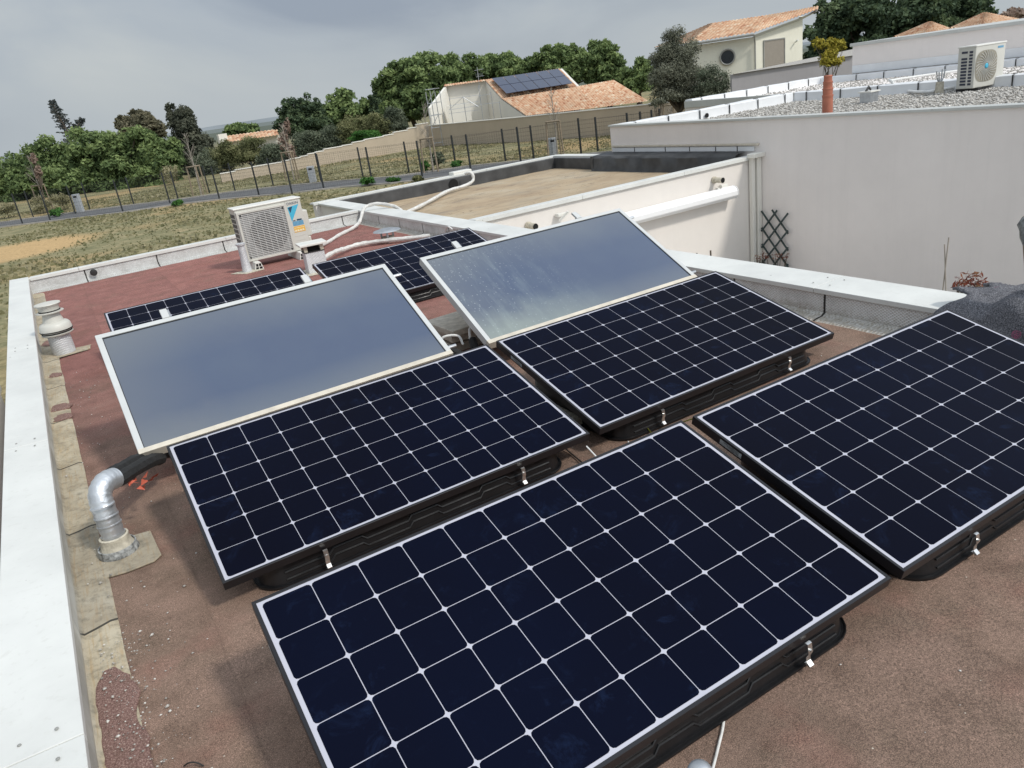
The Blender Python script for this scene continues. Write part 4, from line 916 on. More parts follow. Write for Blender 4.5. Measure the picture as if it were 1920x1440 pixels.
# ================================================================== COURTYARD THINGS
tr = empty('trellis', (10.2, 8.55, -1.7), 'dark green expanding diamond trellis leaning on the long wall by the downpipes', 'trellis')
tt = [AX(1180+x/6, 260+y/6, 0, 10.2) for x, y in [(1500, 930), (1760, 860), (1490, 1240), (1785, 1390)]]
yl_, yr_ = tt[0][1], (tt[1][1]+tt[3][1])/2; zt_, zb_ = tt[1][2], tt[3][2]
Wt, Ht = yl_-yr_, zt_-zb_; cw_ = Wt/2; chh = cw_*1.12
def tpoint(u, v): return Vector((10.2-10.2, yl_-u*cw_-8.55, zt_-v*chh+1.7))
nrow = 5
for s_ in (1, -1):
    for k in range(-2, nrow+1):
        # slat from (0,k) going down-right / (2,k) going down-left, clipped to the frame
        pts = [(0, k), (2, k+2)] if s_ == 1 else [(2, k), (0, k+2)]
        (u0, v0), (u1, v1) = pts
        t0 = max(0, (-.12-v0)/2); t1 = min(1, (nrow-v0)/2)
        if t1-t0 < .2: continue
        a_ = tpoint(u0+(u1-u0)*(t0-.06), v0+2*(t0-.06)); b_ = tpoint(u0+(u1-u0)*(t1+.04), v0+2*(t1+.04)); off_ = .008 if s_ == 1 else -.01
        d_ = (b_-a_).normalized(); nn = Vector((0, -d_.z, d_.y))*.014; ex = Vector((.008, 0, 0)); o_ = Vector((off_, 0, 0))
        m = MB(); vs = [a_-nn-ex+o_, a_+nn-ex+o_, a_+nn+ex+o_, a_-nn+ex+o_, b_-nn-ex+o_, b_+nn-ex+o_, b_+nn+ex+o_, b_-nn+ex+o_]
        m.add(vs, [(0, 1, 2, 3), (7, 6, 5, 4), (0, 4, 5, 1), (1, 5, 6, 2), (2, 6, 7, 3), (3, 7, 4, 0)]); m.build('slat', M['green_wood'], tr)

# ------------------------------------------------------------------ foliage tools
def leaves(centers, radii, n, size, name, mat, parent, loc, flat=.0, tint_top=True, shell=.55, aspect=1.0, seed=1, up=.35):
    g = np.random.default_rng(seed); centers = np.asarray(centers, float); radii = np.asarray(radii, float)
    vol = radii.prod(1)**(2/3); cnt = np.maximum(8, (n*vol/vol.sum()).astype(int)); P = []; Nn = []; Ti = []
    zmin = (centers[:, 2]-radii[:, 2]).min(); zmax = (centers[:, 2]+radii[:, 2]).max()
    for c, r, k in zip(centers, radii, cnt):
        d = g.normal(size=(k, 3)); d /= np.linalg.norm(d, axis=1)[:, None]; d[:, 2] = np.where(d[:, 2] < -.45, -d[:, 2]*.8, d[:, 2])
        rad = shell+(1.04-shell)*g.random(k)**.6
        lump = 1+.12*np.sin(d[:, 0]*7+c[0])*np.cos(d[:, 1]*6+c[1]*2)+.08*np.sin(d[:, 2]*9)
        p = c+d*r*(rad*lump)[:, None]; P.append(p); Nn.append(d)
        ct = g.normal(0, .13); tt_ = .42+ct+.34*(d[:, 2])+.3*(rad-.85)+g.normal(0, .16, k); Ti.append(tt_)  # painted shading: tint lighter on tops and outer leaves, darker below and inside
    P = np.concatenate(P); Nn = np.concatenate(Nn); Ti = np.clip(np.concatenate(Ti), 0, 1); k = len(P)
    nn = Nn*.7+g.normal(size=(k, 3))*.75; nn[:, 2] += up; nn /= np.linalg.norm(nn, axis=1)[:, None]
    t = g.normal(size=(k, 3)); t -= nn*(t*nn).sum(1)[:, None]; t /= np.linalg.norm(t, axis=1)[:, None]; b_ = np.cross(nn, t)
    s = size*g.uniform(.55, 1.35, k)[:, None]
    V = np.stack([P-t*s-b_*s*aspect*.5, P+t*s*.3-b_*s*aspect*.7, P+t*s*1.1+b_*s*aspect*.15, P-t*s*.1+b_*s*aspect*.75], 1).reshape(-1, 3)-np.asarray(loc)
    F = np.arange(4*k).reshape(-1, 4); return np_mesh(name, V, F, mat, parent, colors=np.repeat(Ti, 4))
def limb_mesh(base, tips, r0, name, mat, parent, loc, fork=.45):
    m = MB(); base = Vector(base); loc = Vector(loc)
    cx = sum((Vector(t) for t in tips), Vector())/len(tips); hub = base.lerp(cx, fork); hub.z = base.z+(cx.z-base.z)*fork
    m.tube([base-loc, base.lerp(hub, .5)-loc+Vector((r0*.4, r0*.2, 0)), hub-loc], [r0, r0*.8, r0*.65], 8)
    for t in tips:
        t = Vector(t); mid = hub.lerp(t, .5)+Vector((random.uniform(-1, 1), random.uniform(-1, 1), random.uniform(-.2, .6)))*(t-hub).length*.12
        m.tube([hub-loc, mid-loc, t-loc], [r0*.5, r0*.32, r0*.1], 6)
    return m.build(name, mat, parent, smooth=True)
PX = lambda depth: depth/FPX
def tree(name, label, cat, clumps, depth, n, size, mat, group=None, r0=.22, spread=.9, gz=GZ, seed=1, bark='bark', aspect=1.0, shell=.5, fork=.5, trunk_px=None, zdepth=1.0, sub=True):
    """clumps: (px, py, half-width px, half-height px) read off the photo; they become ellipsoids of leaves at that depth"""
    C, Rr = [], []; g = random.Random(seed)
    for (x, y, hw, hh) in clumps:
        s = PX(depth)
        if mat in ('pine', 'pine_dark', 'euca') and hw > 11:
            npf = int(30 if hw > 25 else 18)
            for _ in range(npf):
                a = g.uniform(0, 6.28); el_ = math.asin(g.uniform(-.75, 1)); rx_ = math.cos(el_)*math.cos(a)
                ry_ = math.cos(el_)*math.sin(a); ez = math.sin(el_); q = g.uniform(.74, .9); pf = g.uniform(.2, .32)
                C.append(AT(x+rx_*q*hw, y-ez*q*hh, depth+ry_*q*hw*s)); Rr.append((hw*s*pf, hw*s*pf, max(hh*s*pf*.85, .35)))
            for _ in range(4):
                C.append(AT(x+g.uniform(-.35, .35)*hw, y+g.uniform(-.2, .45)*hh, depth+g.uniform(-.3, .3)*hw*s)); Rr.append((hw*s*.5, hw*s*.45, hh*s*.45))
        elif sub:
            for _ in range(9):
                a = g.uniform(0, 6.28); q = g.uniform(.25, .72)
                dd = depth+g.uniform(-.6, .6)*hw*s*spread
                C.append(AT(x+math.cos(a)*q*hw, y+math.sin(a)*q*hh, dd)); Rr.append((hw*s*g.uniform(.36, .55), hw*s*.5, hh*s*g.uniform(.36, .52)))
        C.append(AT(x, y, depth)); Rr.append((hw*s*.7, hw*s*.7*zdepth, hh*s*.68))
    C = np.array(C); ctr = C.mean(0)
    if trunk_px: tb = AT(trunk_px[0], trunk_px[1], depth); base = (tb[0], tb[1], gz)
    else: base = (ctr[0], ctr[1], gz)
    root = empty(name, base, label, cat, group)
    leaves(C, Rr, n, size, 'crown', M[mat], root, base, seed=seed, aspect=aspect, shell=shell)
    idx = list(range(0, len(C), max(1, len(C)//12)))
    limb_mesh(base, [C[i] for i in idx], r0, 'trunk', M[bark], root, base, fork)
    return root

# left umbrella pines
gp_ = 'umbrella pines beyond the field on the left'
L1 = [
 ('dark umbrella pine at the far left edge, lowest of the pine belt', [(5, 345, 62, 62), (-50, 350, 60, 60), (30, 370, 55, 40)], 72),
 ('umbrella pine between the far left edge and the leaning cedar', [(80, 318, 50, 58), (62, 355, 52, 50), (110, 350, 50, 45)], 69),
 ('broad bright umbrella pine below the leaning cedar', [(160, 300, 55, 60), (135, 345, 58, 50), (190, 335, 55, 50)], 67),
 ('rounded umbrella pine under the brown-green eucalyptus, tallest crown of the belt', [(240, 290, 62, 62), (230, 338, 58, 48)], 65.5),
 ('umbrella pine with a yellowish edge next to the grey cypress', [(300, 302, 42, 60), (292, 340, 50, 40)], 64)]
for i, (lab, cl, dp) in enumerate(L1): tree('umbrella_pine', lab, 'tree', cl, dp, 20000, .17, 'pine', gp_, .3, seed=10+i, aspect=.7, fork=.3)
cdp = 85; cb_ = AT(152, 330, cdp); cbase = (cb_[0], cb_[1], GZ)
ced = empty('cedar_tree', cbase, 'sparse blue-grey cedar with two leaning tops above the left pines', 'tree')
tr_, nd_, ndc = MB(), [], []
gg = random.Random(4); cl_ = Vector(cbase)
for stem, wd in (([(150, 330), (140, 285), (128, 250), (115, 225), (104, 205), (96, 188)], 17), ([(140, 285), (140, 255), (146, 235), (156, 222)], 15)):
    P_ = smooth_path([tuple(Vector(AT(x, y, cdp))-cl_) for x, y in stem], 8); n_ = len(P_)
    tr_.tube(P_, [.16*(1-.92*i/n_) for i in range(n_)], 6)
    for i in range(6, n_-1):
        for k in range(5):
            f_ = 1-i/n_; L_ = wd*PX(cdp)*(.35+f_*1.0)*gg.uniform(.6, 1.2); sd = gg.choice((-1, 1)); a_ = gg.uniform(-.2, .9)
            dr = (Vector(_rt)*sd*math.cos(a_)+Vector(_up)*math.sin(a_)+Vector(_f)*gg.uniform(-.7, .7)).normalized()
            e_ = P_[i]+dr*L_; tr_.tube([P_[i], P_[i].lerp(e_, .5)+Vector((0, 0, .08)), e_], [.035, .02, .008], 3, cap=False)
            for q in range(9):
                c_ = P_[i].lerp(e_, gg.uniform(.15, 1)); a = Vector([gg.gauss(0, 1) for _ in range(3)]).normalized()*.16; b2 = Vector([gg.gauss(0, 1) for _ in range(3)]).normalized()*.09
                nd_ += [c_-a, c_+b2, c_+a, c_-b2]; ndc += [gg.random()]*4
tr_.build('trunk', M['bark'], ced); np_mesh('crown', nd_, np.arange(len(nd_)).reshape(-1, 4), M['cedar'], ced, colors=ndc)
tree('eucalyptus', 'brown-green eucalyptus rising behind the left pines', 'tree', [(232, 236, 17, 17), (256, 226, 20, 18), (277, 232, 24, 22), (294, 246, 18, 18), (262, 245, 40, 20)], 82, 9000, .22, 'euca', None, .3, seed=32, aspect=.7, trunk_px=(275, 330))
tree('cypress', 'dark grey-green conifer with bare tips, right of the left pine belt', 'tree', [(320, 206, 10, 14), (328, 226, 17, 24), (345, 226, 20, 28), (352, 250, 34, 34), (360, 275, 40, 40), (366, 305, 40, 40), (380, 290, 26, 40)], 72, 22000, .15, 'conifer', None, .25, seed=33, aspect=.6, shell=.3, trunk_px=(385, 345))
# centre and right trees
gc_ = 'umbrella pines behind the tiled house with scaffolding'
L2 = [
 ('big umbrella pine left of the scaffolding, with an open lower edge', [(748, 158, 46, 42), (795, 145, 62, 46), (800, 190, 64, 52), (752, 205, 42, 42)], 72, 30000),
 ('umbrella pine right behind the roof aerial', [(872, 142, 52, 42), (860, 182, 48, 40)], 82, 17000),
 ('wide low umbrella pine above the roof with the far solar array', [(938, 136, 54, 36), (985, 140, 40, 34)], 84, 16000),
 ('tall umbrella pine in the middle of the skyline behind the tiled ridge', [(1042, 120, 44, 40), (1080, 130, 42, 42)], 82, 17000),
 ('umbrella pine with dead branches just left of the sky gap', [(1128, 116, 44, 40), (1148, 150, 46, 34)], 82, 17000),
 ('small bright pine between the tall pine and the olive tree', [(1202, 148, 36, 38)], 76, 8000)]
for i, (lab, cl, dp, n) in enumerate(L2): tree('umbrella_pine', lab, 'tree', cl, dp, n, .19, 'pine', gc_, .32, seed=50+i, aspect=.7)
tree('pine_tree', 'mid height bushy pine left of the stepped wall top, nearest the far tiled cottage', 'tree', [(545, 212, 26, 28), (578, 206, 28, 28), (560, 240, 42, 34), (598, 232, 30, 34)], 80, 14000, .17, 'pine_dark', None, .25, seed=61, aspect=.6)
tree('pine_tree', 'rounded pine dome left of the big umbrella pine', 'tree', [(640, 210, 44, 38), (684, 220, 38, 38), (615, 232, 34, 32), (660, 245, 50, 26)], 82, 16000, .17, 'pine', None, .25, seed=62)
tree('pine_tree', 'small dark round crown poking above the pine dome', 'tree', [(647, 180, 14, 14)], 95, 1400, .17, 'pine_dark', None, .2, seed=63)
tree('pine_tree', 'slim dark pine squeezed against the big umbrella pine', 'tree', [(704, 190, 13, 18), (714, 215, 24, 30)], 80, 5000, .16, 'pine_dark', None, .2, seed=64)
tree('pine_tree', 'green round tree standing behind the far tiled cottage', 'tree', [(455, 243, 32, 10), (440, 250, 24, 10)], 135, 1800, .4, 'pine', None, .3, seed=65)
gd_ = 'dark pines behind the flat roofs at the top right'
for i, (lab, cl, dp) in enumerate([
 ('dark pine touching the tip of the mono pitch roof', [(1560, 60, 52, 70), (1545, 110, 40, 40)], 62),
 ('dark pine behind the yellow-green tree, top cut off by the photo', [(1640, 40, 60, 70), (1640, 100, 50, 40)], 60),
 ('dark pine above the left hipped tile roof', [(1730, 30, 62, 66)], 60),
 ('dark pine above the right hipped tile roof, farthest right', [(1820, 10, 52, 56), (1790, 50, 50, 30)], 62)]):
    tree('dark_pine', lab, 'tree', cl, dp, 16000, .16, 'pine_dark', gd_, .3, seed=70+i)
tree('bush', 'rusty ochre hedge top at the far upper right corner', 'bush', [(1905, 28, 26, 14), (1930, 34, 20, 14)], 60, 1500, .15, 'dryleaf', None, .1, seed=75)
# the olive tree
tree('olive_tree', 'large grey-green olive tree in front of the tan wall corner, left of the cream house', 'tree', [(1262, 75, 26, 32), (1245, 110, 34, 34), (1285, 112, 34, 40), (1240, 150, 34, 28), (1290, 150, 40, 34), (1265, 175, 44, 30), (1270, 135, 52, 48), (1305, 178, 42, 26), (1235, 182, 30, 20), (1262, 95, 34, 40)], 33, 42000, .055, 'olive', None, .14, seed=80, aspect=.35, shell=.25, trunk_px=(1280, 205), bark='bark')
tree('olive_tree', 'paler thinner olive growing right of the large one under the round window', 'tree', [(1335, 150, 34, 30), (1352, 160, 28, 26), (1325, 172, 40, 22)], 32, 6500, .055, 'shrub_grey', None, .07, seed=81, aspect=.35, shell=.15, trunk_px=(1330, 195))
tree('sapling', 'small leafless sapling with a tuft, left of the olive trunk at the tan wall', 'tree', [(1228, 198, 6, 12), (1240, 192, 8, 8)], 31, 260, .06, 'olive', None, .03, seed=82, aspect=.3, shell=.1, trunk_px=(1232, 215))
tree('yellow_tree', 'small yellow-green leafed tree standing behind the white wrapped parapet', 'tree', [(1536, 84, 14, 16), (1556, 82, 17, 17), (1575, 88, 12, 16), (1553, 104, 20, 18), (1560, 118, 24, 14)], 25, 2300, .045, 'yellow', None, .04, seed=83, aspect=.8, shell=.05, trunk_px=(1549, 145), fork=.3, gz=-1.0)

# shrubs behind the stepped wall
sh = [('yellowish olive shrub below the far tiled cottage, left end of the hedge', (425, 292, 26, 26), 'shrub', 66), ('olive shrub under the right half of the cottage roof', (470, 288, 32, 22), 'shrub', 66), ('grey-green shrub ending the cottage hedge', (512, 296, 26, 20), 'shrub_grey', 65),
      ('dark green shrub over the first wall steps', (575, 278, 30, 20), 'shrub_grey', 64), ('grey shrub over the middle wall steps', (615, 265, 30, 22), 'shrub_grey', 64), ('feathery pale shrub with upright twigs above the middle steps', (655, 248, 28, 22), 'shrub', 64),
      ('feathery shrub beside the last wall steps', (700, 240, 28, 20), 'shrub', 64), ('low yellow-green bush on top of the wall steps', (690, 256, 26, 8), 'weed', 62), ('shrub hugging the foot of the big umbrella pine', (735, 228, 22, 18), 'shrub_grey', 64),
      ('low dark shrub at the foot of the grey cypress', (385, 318, 24, 30), 'shrub_grey', 66), ('tangled yellowish shrub at the left end of the stepped wall', (405, 300, 20, 16), 'shrub', 68)]
for i, (lab, c, mt, dp) in enumerate(sh): tree('shrub', lab, 'shrub', [(c[0], c[1]-3, c[2]*1.25, c[3]*1.3), (c[0]-c[2]*.5, c[1]+c[3]*.6, c[2]*.9, c[3]*.9), (c[0]+c[2]*.5, c[1]+c[3]*.45, c[2]*.9, c[3]*.9)], dp, 9000, .12, mt, 'shrubs growing behind the stepped wall', .06, seed=90+i, aspect=.35, shell=.2, fork=.2)
tree('young_tree', 'slender tree with dry pinkish leaves at the end of the cottage roof', 'tree', [(538, 240, 9, 22), (533, 265, 12, 20), (545, 285, 14, 14)], 60, 900, .1, 'dryleaf', None, .05, seed=120, shell=.1, trunk_px=(545, 315))
tree('young_tree', 'slender tree with pale dry leaves in front of the left pines', 'tree', [(64, 300, 6, 14), (72, 325, 7, 16)], 50, 420, .09, 'dryleaf', None, .04, seed=121, shell=.1, trunk_px=(85, 385))
for i, (x, y) in enumerate([(115, 375), (75, 385), (320, 330), (15, 395)]):
    tree('dry_reed_clump', ['tall yellowish dry grass clump right of the left stake frame', 'dry yellow grass clump behind the left stake frame', 'yellowish scrub at the foot of the pine belt near the bare sapling', 'dry scrub at the far left edge behind the fence'][i], 'grass clump', [(x, y, 22, 18)], 50 if i != 2 else 60, 900, .14, 'grass', 'dry grass clumps at the field edge', .02, seed=130+i, aspect=.2, shell=.1)

# weeds near the path
for i, (x, y, hw, hh, mt, lab) in enumerate([(332, 381, 12, 6, 'weed', 'green weed bush on the path edge below the bare sapling'), (105, 398, 14, 9, 'weed', 'green weed bush right of the left utility pillar base'), (690, 340, 15, 9, 'weed', 'brightest green weed bush behind the coping of the ochre roof'), (738, 338, 14, 4, 'weed', 'low flat green weed right of the bright one'), (785, 335, 12, 6, 'shrub', 'brownish weed tuft behind the ochre roof coping'), (856, 308, 12, 7, 'weed', 'green weed between fence posts in front of the tan wall'), (795, 312, 10, 10, 'weed', 'green weed at the foot of the staked sapling'), (820, 300, 16, 18, 'shrub_grey', 'grey wispy bush right of the staked sapling')]):
    dp = float(np.dot(G(x, y+hh, GZ)-CAM, _f)); tree('weed_bush', lab, 'weed', [(x, y, hw, hh)], dp, 500, .1, mt, 'weeds along the path', .02, seed=140+i, aspect=.5, shell=.1)

# ================================================================== GROUND, PATH, FIELD
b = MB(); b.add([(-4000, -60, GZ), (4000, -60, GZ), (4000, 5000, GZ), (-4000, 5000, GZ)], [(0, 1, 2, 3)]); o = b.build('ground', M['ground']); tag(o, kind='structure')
lo = [(-60, 434), (0, 427), (83, 417), (233, 399), (320, 386), (413, 375), (547, 363), (640, 352), (733, 345), (860, 330), (1000, 309), (1130, 296), (1200, 290)]
hi = [(-60, 424), (0, 418), (133, 400), (233, 387), (333, 375), (417, 363), (520, 351), (640, 340), (733, 333), (867, 314), (1000, 300), (1130, 287), (1200, 281)]
def strip(a, b_, z, name, mat):
    m = MB(); A_ = [G(*p, GZ) for p in a]; B_ = [G(*p, GZ) for p in b_]; n = len(A_)
    m.add([(p[0], p[1], GZ+z) for p in A_]+[(p[0], p[1], GZ+z) for p in B_], [(i, i+1, n+i+1, n+i) for i in range(n-1)]); o = m.build(name, mat); return tag(o, kind='structure')
strip(lo, hi, .01, 'path', M['asphalt'])
for k, line in enumerate((lo, hi)):
    m = MB(); P_ = [Vector(G(*p, GZ)) for p in line]; P_ = [Vector((p.x, p.y, GZ+.03)) for p in P_]
    for a, c in zip(P_[:-1], P_[1:]):
        d = (c-a); m.obox(((a+c)/2), (d.length, .12, .08), math.atan2(d.y, d.x))
    tag(m.build('kerb', M['kerb']), kind='structure')
b = MB(); b.add([(4.74, -7.5, GZ+.012), (10.255, -7.5, GZ+.012), (10.255, 9.21, GZ+.012), (4.74, 9.21, GZ+.012)], [(0, 1, 2, 3)]); tag(b.build('bounce_floor', plain('pale_bounce_paving', (.42, .4, .37), .85, var=.1, scale=2)), kind='structure')  # unseen courtyard floor, added pale to bounce light onto the walls
# field tufts
g = np.random.default_rng(5); N = 70000
X = g.uniform(-14, 34, N); Y = 17+48*g.random(N)**.8
pm = [(G(*a, GZ)+G(*c, GZ))/2 for a, c in zip(lo, hi)]
keep = np.ones(N, bool)
px_ = np.array([p[0] for p in pm]); py_ = np.array([p[1] for p in pm])
d = np.full(N, 1e9)
for i in range(len(pm)-1):
    a = np.array([px_[i], py_[i]]); c = np.array([px_[i+1], py_[i+1]]); ab = c-a; t = np.clip(((X-a[0])*ab[0]+(Y-a[1])*ab[1])/(ab@ab), 0, 1)
    d = np.minimum(d, np.hypot(X-a[0]-t*ab[0], Y-a[1]-t*ab[1]))
keep &= d > 2.1; keep &= ~((X > 9.8) & (Y < 17.5)); keep &= ~((X > 4.2) & (Y < 15.6)); keep &= ((X+1.8)*.28)**2+((Y-38.5)*.26)**2 > .9*g.random(N)+.3
dens = np.array([mnoise.noise(Vector((x*.25, y*.25, 0))) for x, y in zip(X, Y)]); keep &= dens > -.2+.9*(g.random(N)-.5)
X, Y, dens = X[keep], Y[keep], dens[keep]; N = len(X)
h = g.uniform(.02, .075, N)*(1+dens); w = h*g.uniform(.6, 1.3, N); an = g.uniform(0, 3.14, N)
V = []; F = []
dx, dy = np.cos(an)*w, np.sin(an)*w; Z0 = np.full(N, GZ)
V = np.stack([np.stack([X-dx, Y-dy, Z0], 1), np.stack([X+dx, Y+dy, Z0], 1), np.stack([X+dx*.7-dy*.3, Y+dy*.7+dx*.3, Z0+h], 1), np.stack([X-dx*.6+dy*.5, Y-dy*.6-dx*.5, Z0+h*.8], 1)], 1).reshape(-1, 3)
ti = np.repeat(np.clip(.45+dens*.4+g.normal(0, .22, N), 0, 1), 4)
tag(np_mesh('grass', V, np.arange(4*N).reshape(-1, 4), M['grass'], colors=ti), kind='stuff')

# distant hills
def hills(name, dist, hmax, col, x0, x1, seed):
    m = MB(); n = 160; vs = []
    for i in range(n+1):
        a = R(x0+(x1-x0)*i/n); s_, c_ = math.sin(a), math.cos(a)
        hh = hmax*(.45+.55*mnoise.noise(Vector((i*.06, seed, 0)))+.12*mnoise.noise(Vector((i*.5, seed, 3))))
        vs += [(s_*dist, c_*dist, GZ-1), (s_*dist*1.02, c_*dist*1.02, max(1, hh)), (s_*dist*1.3, c_*dist*1.3, GZ-1)]
    m.add(vs, [(3*i+k, 3*i+3+k, 3*i+4+k, 3*i+1+k) for i in range(n) for k in range(2)])
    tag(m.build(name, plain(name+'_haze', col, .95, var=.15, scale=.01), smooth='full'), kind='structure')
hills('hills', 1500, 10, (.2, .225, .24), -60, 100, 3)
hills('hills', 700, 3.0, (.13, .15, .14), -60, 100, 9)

# ================================================================== FENCES
def fence(bases, label, h=1.7, zz=GZ):
    P_ = [G(*p, zz) for p in bases]; P_ = [Vector((p[0], p[1], zz)) for p in P_]; c = P_[0]
    root = empty('mesh_fence', tuple(c), label, 'fence', 'mesh fences along the path')
    for p in P_:
        m = MB(); q = p-c; m.box(q.x-.035, q.x+.035, q.y-.035, q.y+.035, 0, h+.06); m.build('post', M['post'], root)
    for a, b_ in zip(P_[:-1], P_[1:]):
        m = MB(); a, b_ = a-c, b_-c; L = (b_-a).length
        if L > 14: continue
        for k in range(9):
            z = .08+k*(h-.12)/8; z2 = Vector((0, 0, z)); r_ = .005 if k in (0, 4, 8) else .0028
            m.tube([a+z2, b_+z2], r_, 3, cap=False)
        nv = int(L/.12)
        for k in range(nv):
            p = a.lerp(b_, (k+.5)/nv); m.add([(p.x-.0022, p.y, .05), (p.x+.0022, p.y, .05), (p.x+.0022, p.y, h), (p.x-.0022, p.y, h)], [(0, 1, 2, 3)])
        m.build('mesh_panel', M['post'], root)
fence([(-20, 430), (43, 421), (95, 415), (231, 398), (319, 381), (412, 375), (486, 367), (548, 364), (607, 353), (698, 341), (792, 331), (883, 320), (977, 306), (1090, 290), (1180, 283), (1240, 276)], 'dark mesh fence with slim posts on the near side of the asphalt path')
fence([(-30, 424), (63, 408), (142, 401), (169, 393), (251, 383), (334, 373), (393, 362), (441, 358), (513, 350), (603, 343), (681, 333), (767, 324), (855, 313), (948, 302), (1001, 297), (1121, 283), (1204, 274), (1225, 271)], 'dark mesh fence with slim posts on the far side of the asphalt path', 1.6)

# ================================================================== STAKES, SAPLINGS, PILLARS
def sapling(base, top_px, stake, lab_t, lab_s, gr=0):
    P_ = G(*base, GZ); depth = float(np.dot(P_-CAM, _f)); hgt_ = .0
    tp_ = AT(*top_px, depth); H_ = max(2.2, tp_[2]-GZ)
    root = empty('bare_sapling', (P_[0], P_[1], GZ), lab_t, 'tree', 'leafless staked saplings')
    m = MB(); g = random.Random(int(base[0])); m.tube([(0, 0, 0), (.03, 0, H_*.5), (0, .02, H_)], [.05, .03, .008], 6); m.build('trunk', M['bark_pale'], root, smooth=True)
    m = MB()
    for k in range(22):
        z = H_*g.uniform(.42, .95); a = g.uniform(0, 6.28); l_ = (H_-z)*.35+.25; e_ = Vector((math.cos(a)*l_*.55, math.sin(a)*l_*.55, l_*.9)); s_ = Vector((.01, 0, z)); m.tube([s_, s_+e_*.5+Vector((0, 0, .04)), s_+e_], [.012, .008, .004], 4)
        q = s_+e_*.6; e2 = Vector((math.cos(a+1)*l_*.25, math.sin(a+1)*l_*.25, l_*.3)); m.tube([q, q+e2], [.006, .003], 3)
    m.build('branches', M['bark_pale'], root)
    s = empty('stake_frame', (P_[0], P_[1], GZ), lab_s, 'tree stakes', 'wooden stake frames around saplings')
    ang = .6
    for k in range(3):
        a = ang+k*2.094; m = MB(); m.tube([(.5*math.cos(a), .5*math.sin(a), 0), (.42*math.cos(a), .42*math.sin(a), 1.75)], .045, 7); m.build('stake', M['wood'], s)
    for k in range(3):
        a, c = ang+k*2.094, ang+(k+1)*2.094; m = MB(); m.tube([(.46*math.cos(a), .46*math.sin(a), 1.72), (.46*math.cos(c), .46*math.sin(c), 1.72)], .04, 6); m.build('crossbar', M['wood'], s)
sapling((378, 366), (345, 250), 1, 'leafless pale sapling in front of the grey cypress', 'wooden stake frame round the sapling in front of the cypress')
sapling((88, 396), (58, 290), 1, 'leafless sapling inside the leftmost stake frame', 'wooden stake frame at the far left, before the pine belt')
sapling((552, 338), (530, 232), 1, 'thin sapling inside the stake frame left of the middle utility pillar', 'wooden stake frame left of the middle utility pillar')
sapling((813, 322), (786, 195), 1, 'leafless sapling before the scaffolded house', 'wooden stake frame before the scaffolded house')
sapling((1046, 292), (1034, 165), 1, 'leafless sapling rising before the tiled roof', 'wooden stake frame beside the rightmost utility pillar')
sapling((1262, 262), (1262, 200), 1, 'short leafless stem by the olive tree', 'wooden stake frame beside the olive tree trunk')
for (b_, t_, lab) in [((152, 398), (143, 363), 'pale grey utility pillar on the far left by the path'), ((588, 343), (581, 311), 'pale grey utility pillar behind the outdoor unit, middle of the three'), ((1038, 292), (1034, 261), 'pale grey utility pillar right behind the corner of the ochre roof')]:
    P_ = G(*b_, GZ); dep_ = float(np.dot(P_-CAM, _f)); H_ = float(np.clip(AT(*t_, dep_)[2]-GZ, .9, 1.3))
    u = empty('utility_pillar', (P_[0], P_[1], GZ), lab, 'utility pillar', 'grey utility pillars beside the path', R(-28))
    m = MB(); m.box(-.2, .2, -.13, .13, 0, H_); m.build('cabinet', M['galv'] if 0 else plain('grey_cabinet', (.36, .38, .4), .6, var=.06), u, bevel=.02)
    m = MB(); m.box(-.1, .1, -.135, -.128, H_-.2, H_-.1); m.build('meter_window', M['dark'], u)

# ================================================================== STEPPED GARDEN WALL
gw = empty('garden_wall', (20, 58.5, GZ), 'long tan garden wall stepping up the slope then running level to the olive tree', 'wall'); go_ = Vector((-20, -58.5, -GZ))
st_ = [(20, 1185), (135, 1160), (210, 1140), (298, 1118), (365, 1095), (435, 1078), (508, 1052), (675, 1020), (765, 992), (875, 965), (1045, 930), (1135, 900), (1265, 865), (1340, 830)]
pts = [AX(500+x*.2083, 60+y*.2083, 1, 58.5) for x, y in st_]
pts = [AX(412, 325, 1, 58.5), AX(440, 318, 1, 58.5), AX(472, 312, 1, 58.5)]+pts[0:]
tops = sorted([(p[0], p[2]) for p in pts])
b = MB(); c = MB(); endx = 27.6
for i, (x, z) in enumerate(tops):
    x1 = tops[i+1][0] if i+1 < len(tops) else endx
    if x1 <= x+.01: continue
    b.box(x, x1-.001, 58.4, 58.6, GZ-.05, z-.06); c.box(x, x1-.003, 58.36, 58.64, z-.06, z)
WL = [(endx, 58.5), (29.0, 47), (31.6, 35), (33.4, 27)]; zt2 = -.2
for (xa, ya), (xb, yb) in zip(WL[:-1], WL[1:]):
    dd = Vector((xb-xa, yb-ya, 0)); b.obox(((xa+xb)/2, (ya+yb)/2, (GZ+zt2)/2-.03), (dd.length, .2, zt2-GZ-.06), math.atan2(dd.y, dd.x)); c.obox(((xa+xb)/2, (ya+yb)/2, zt2-.03), (dd.length+.02, .28, .058), math.atan2(dd.y, dd.x))
part(b, 'wall_panel', M['wall_tan'], gw, go_); part(c, 'coping', M['wall_white'], gw, go_)

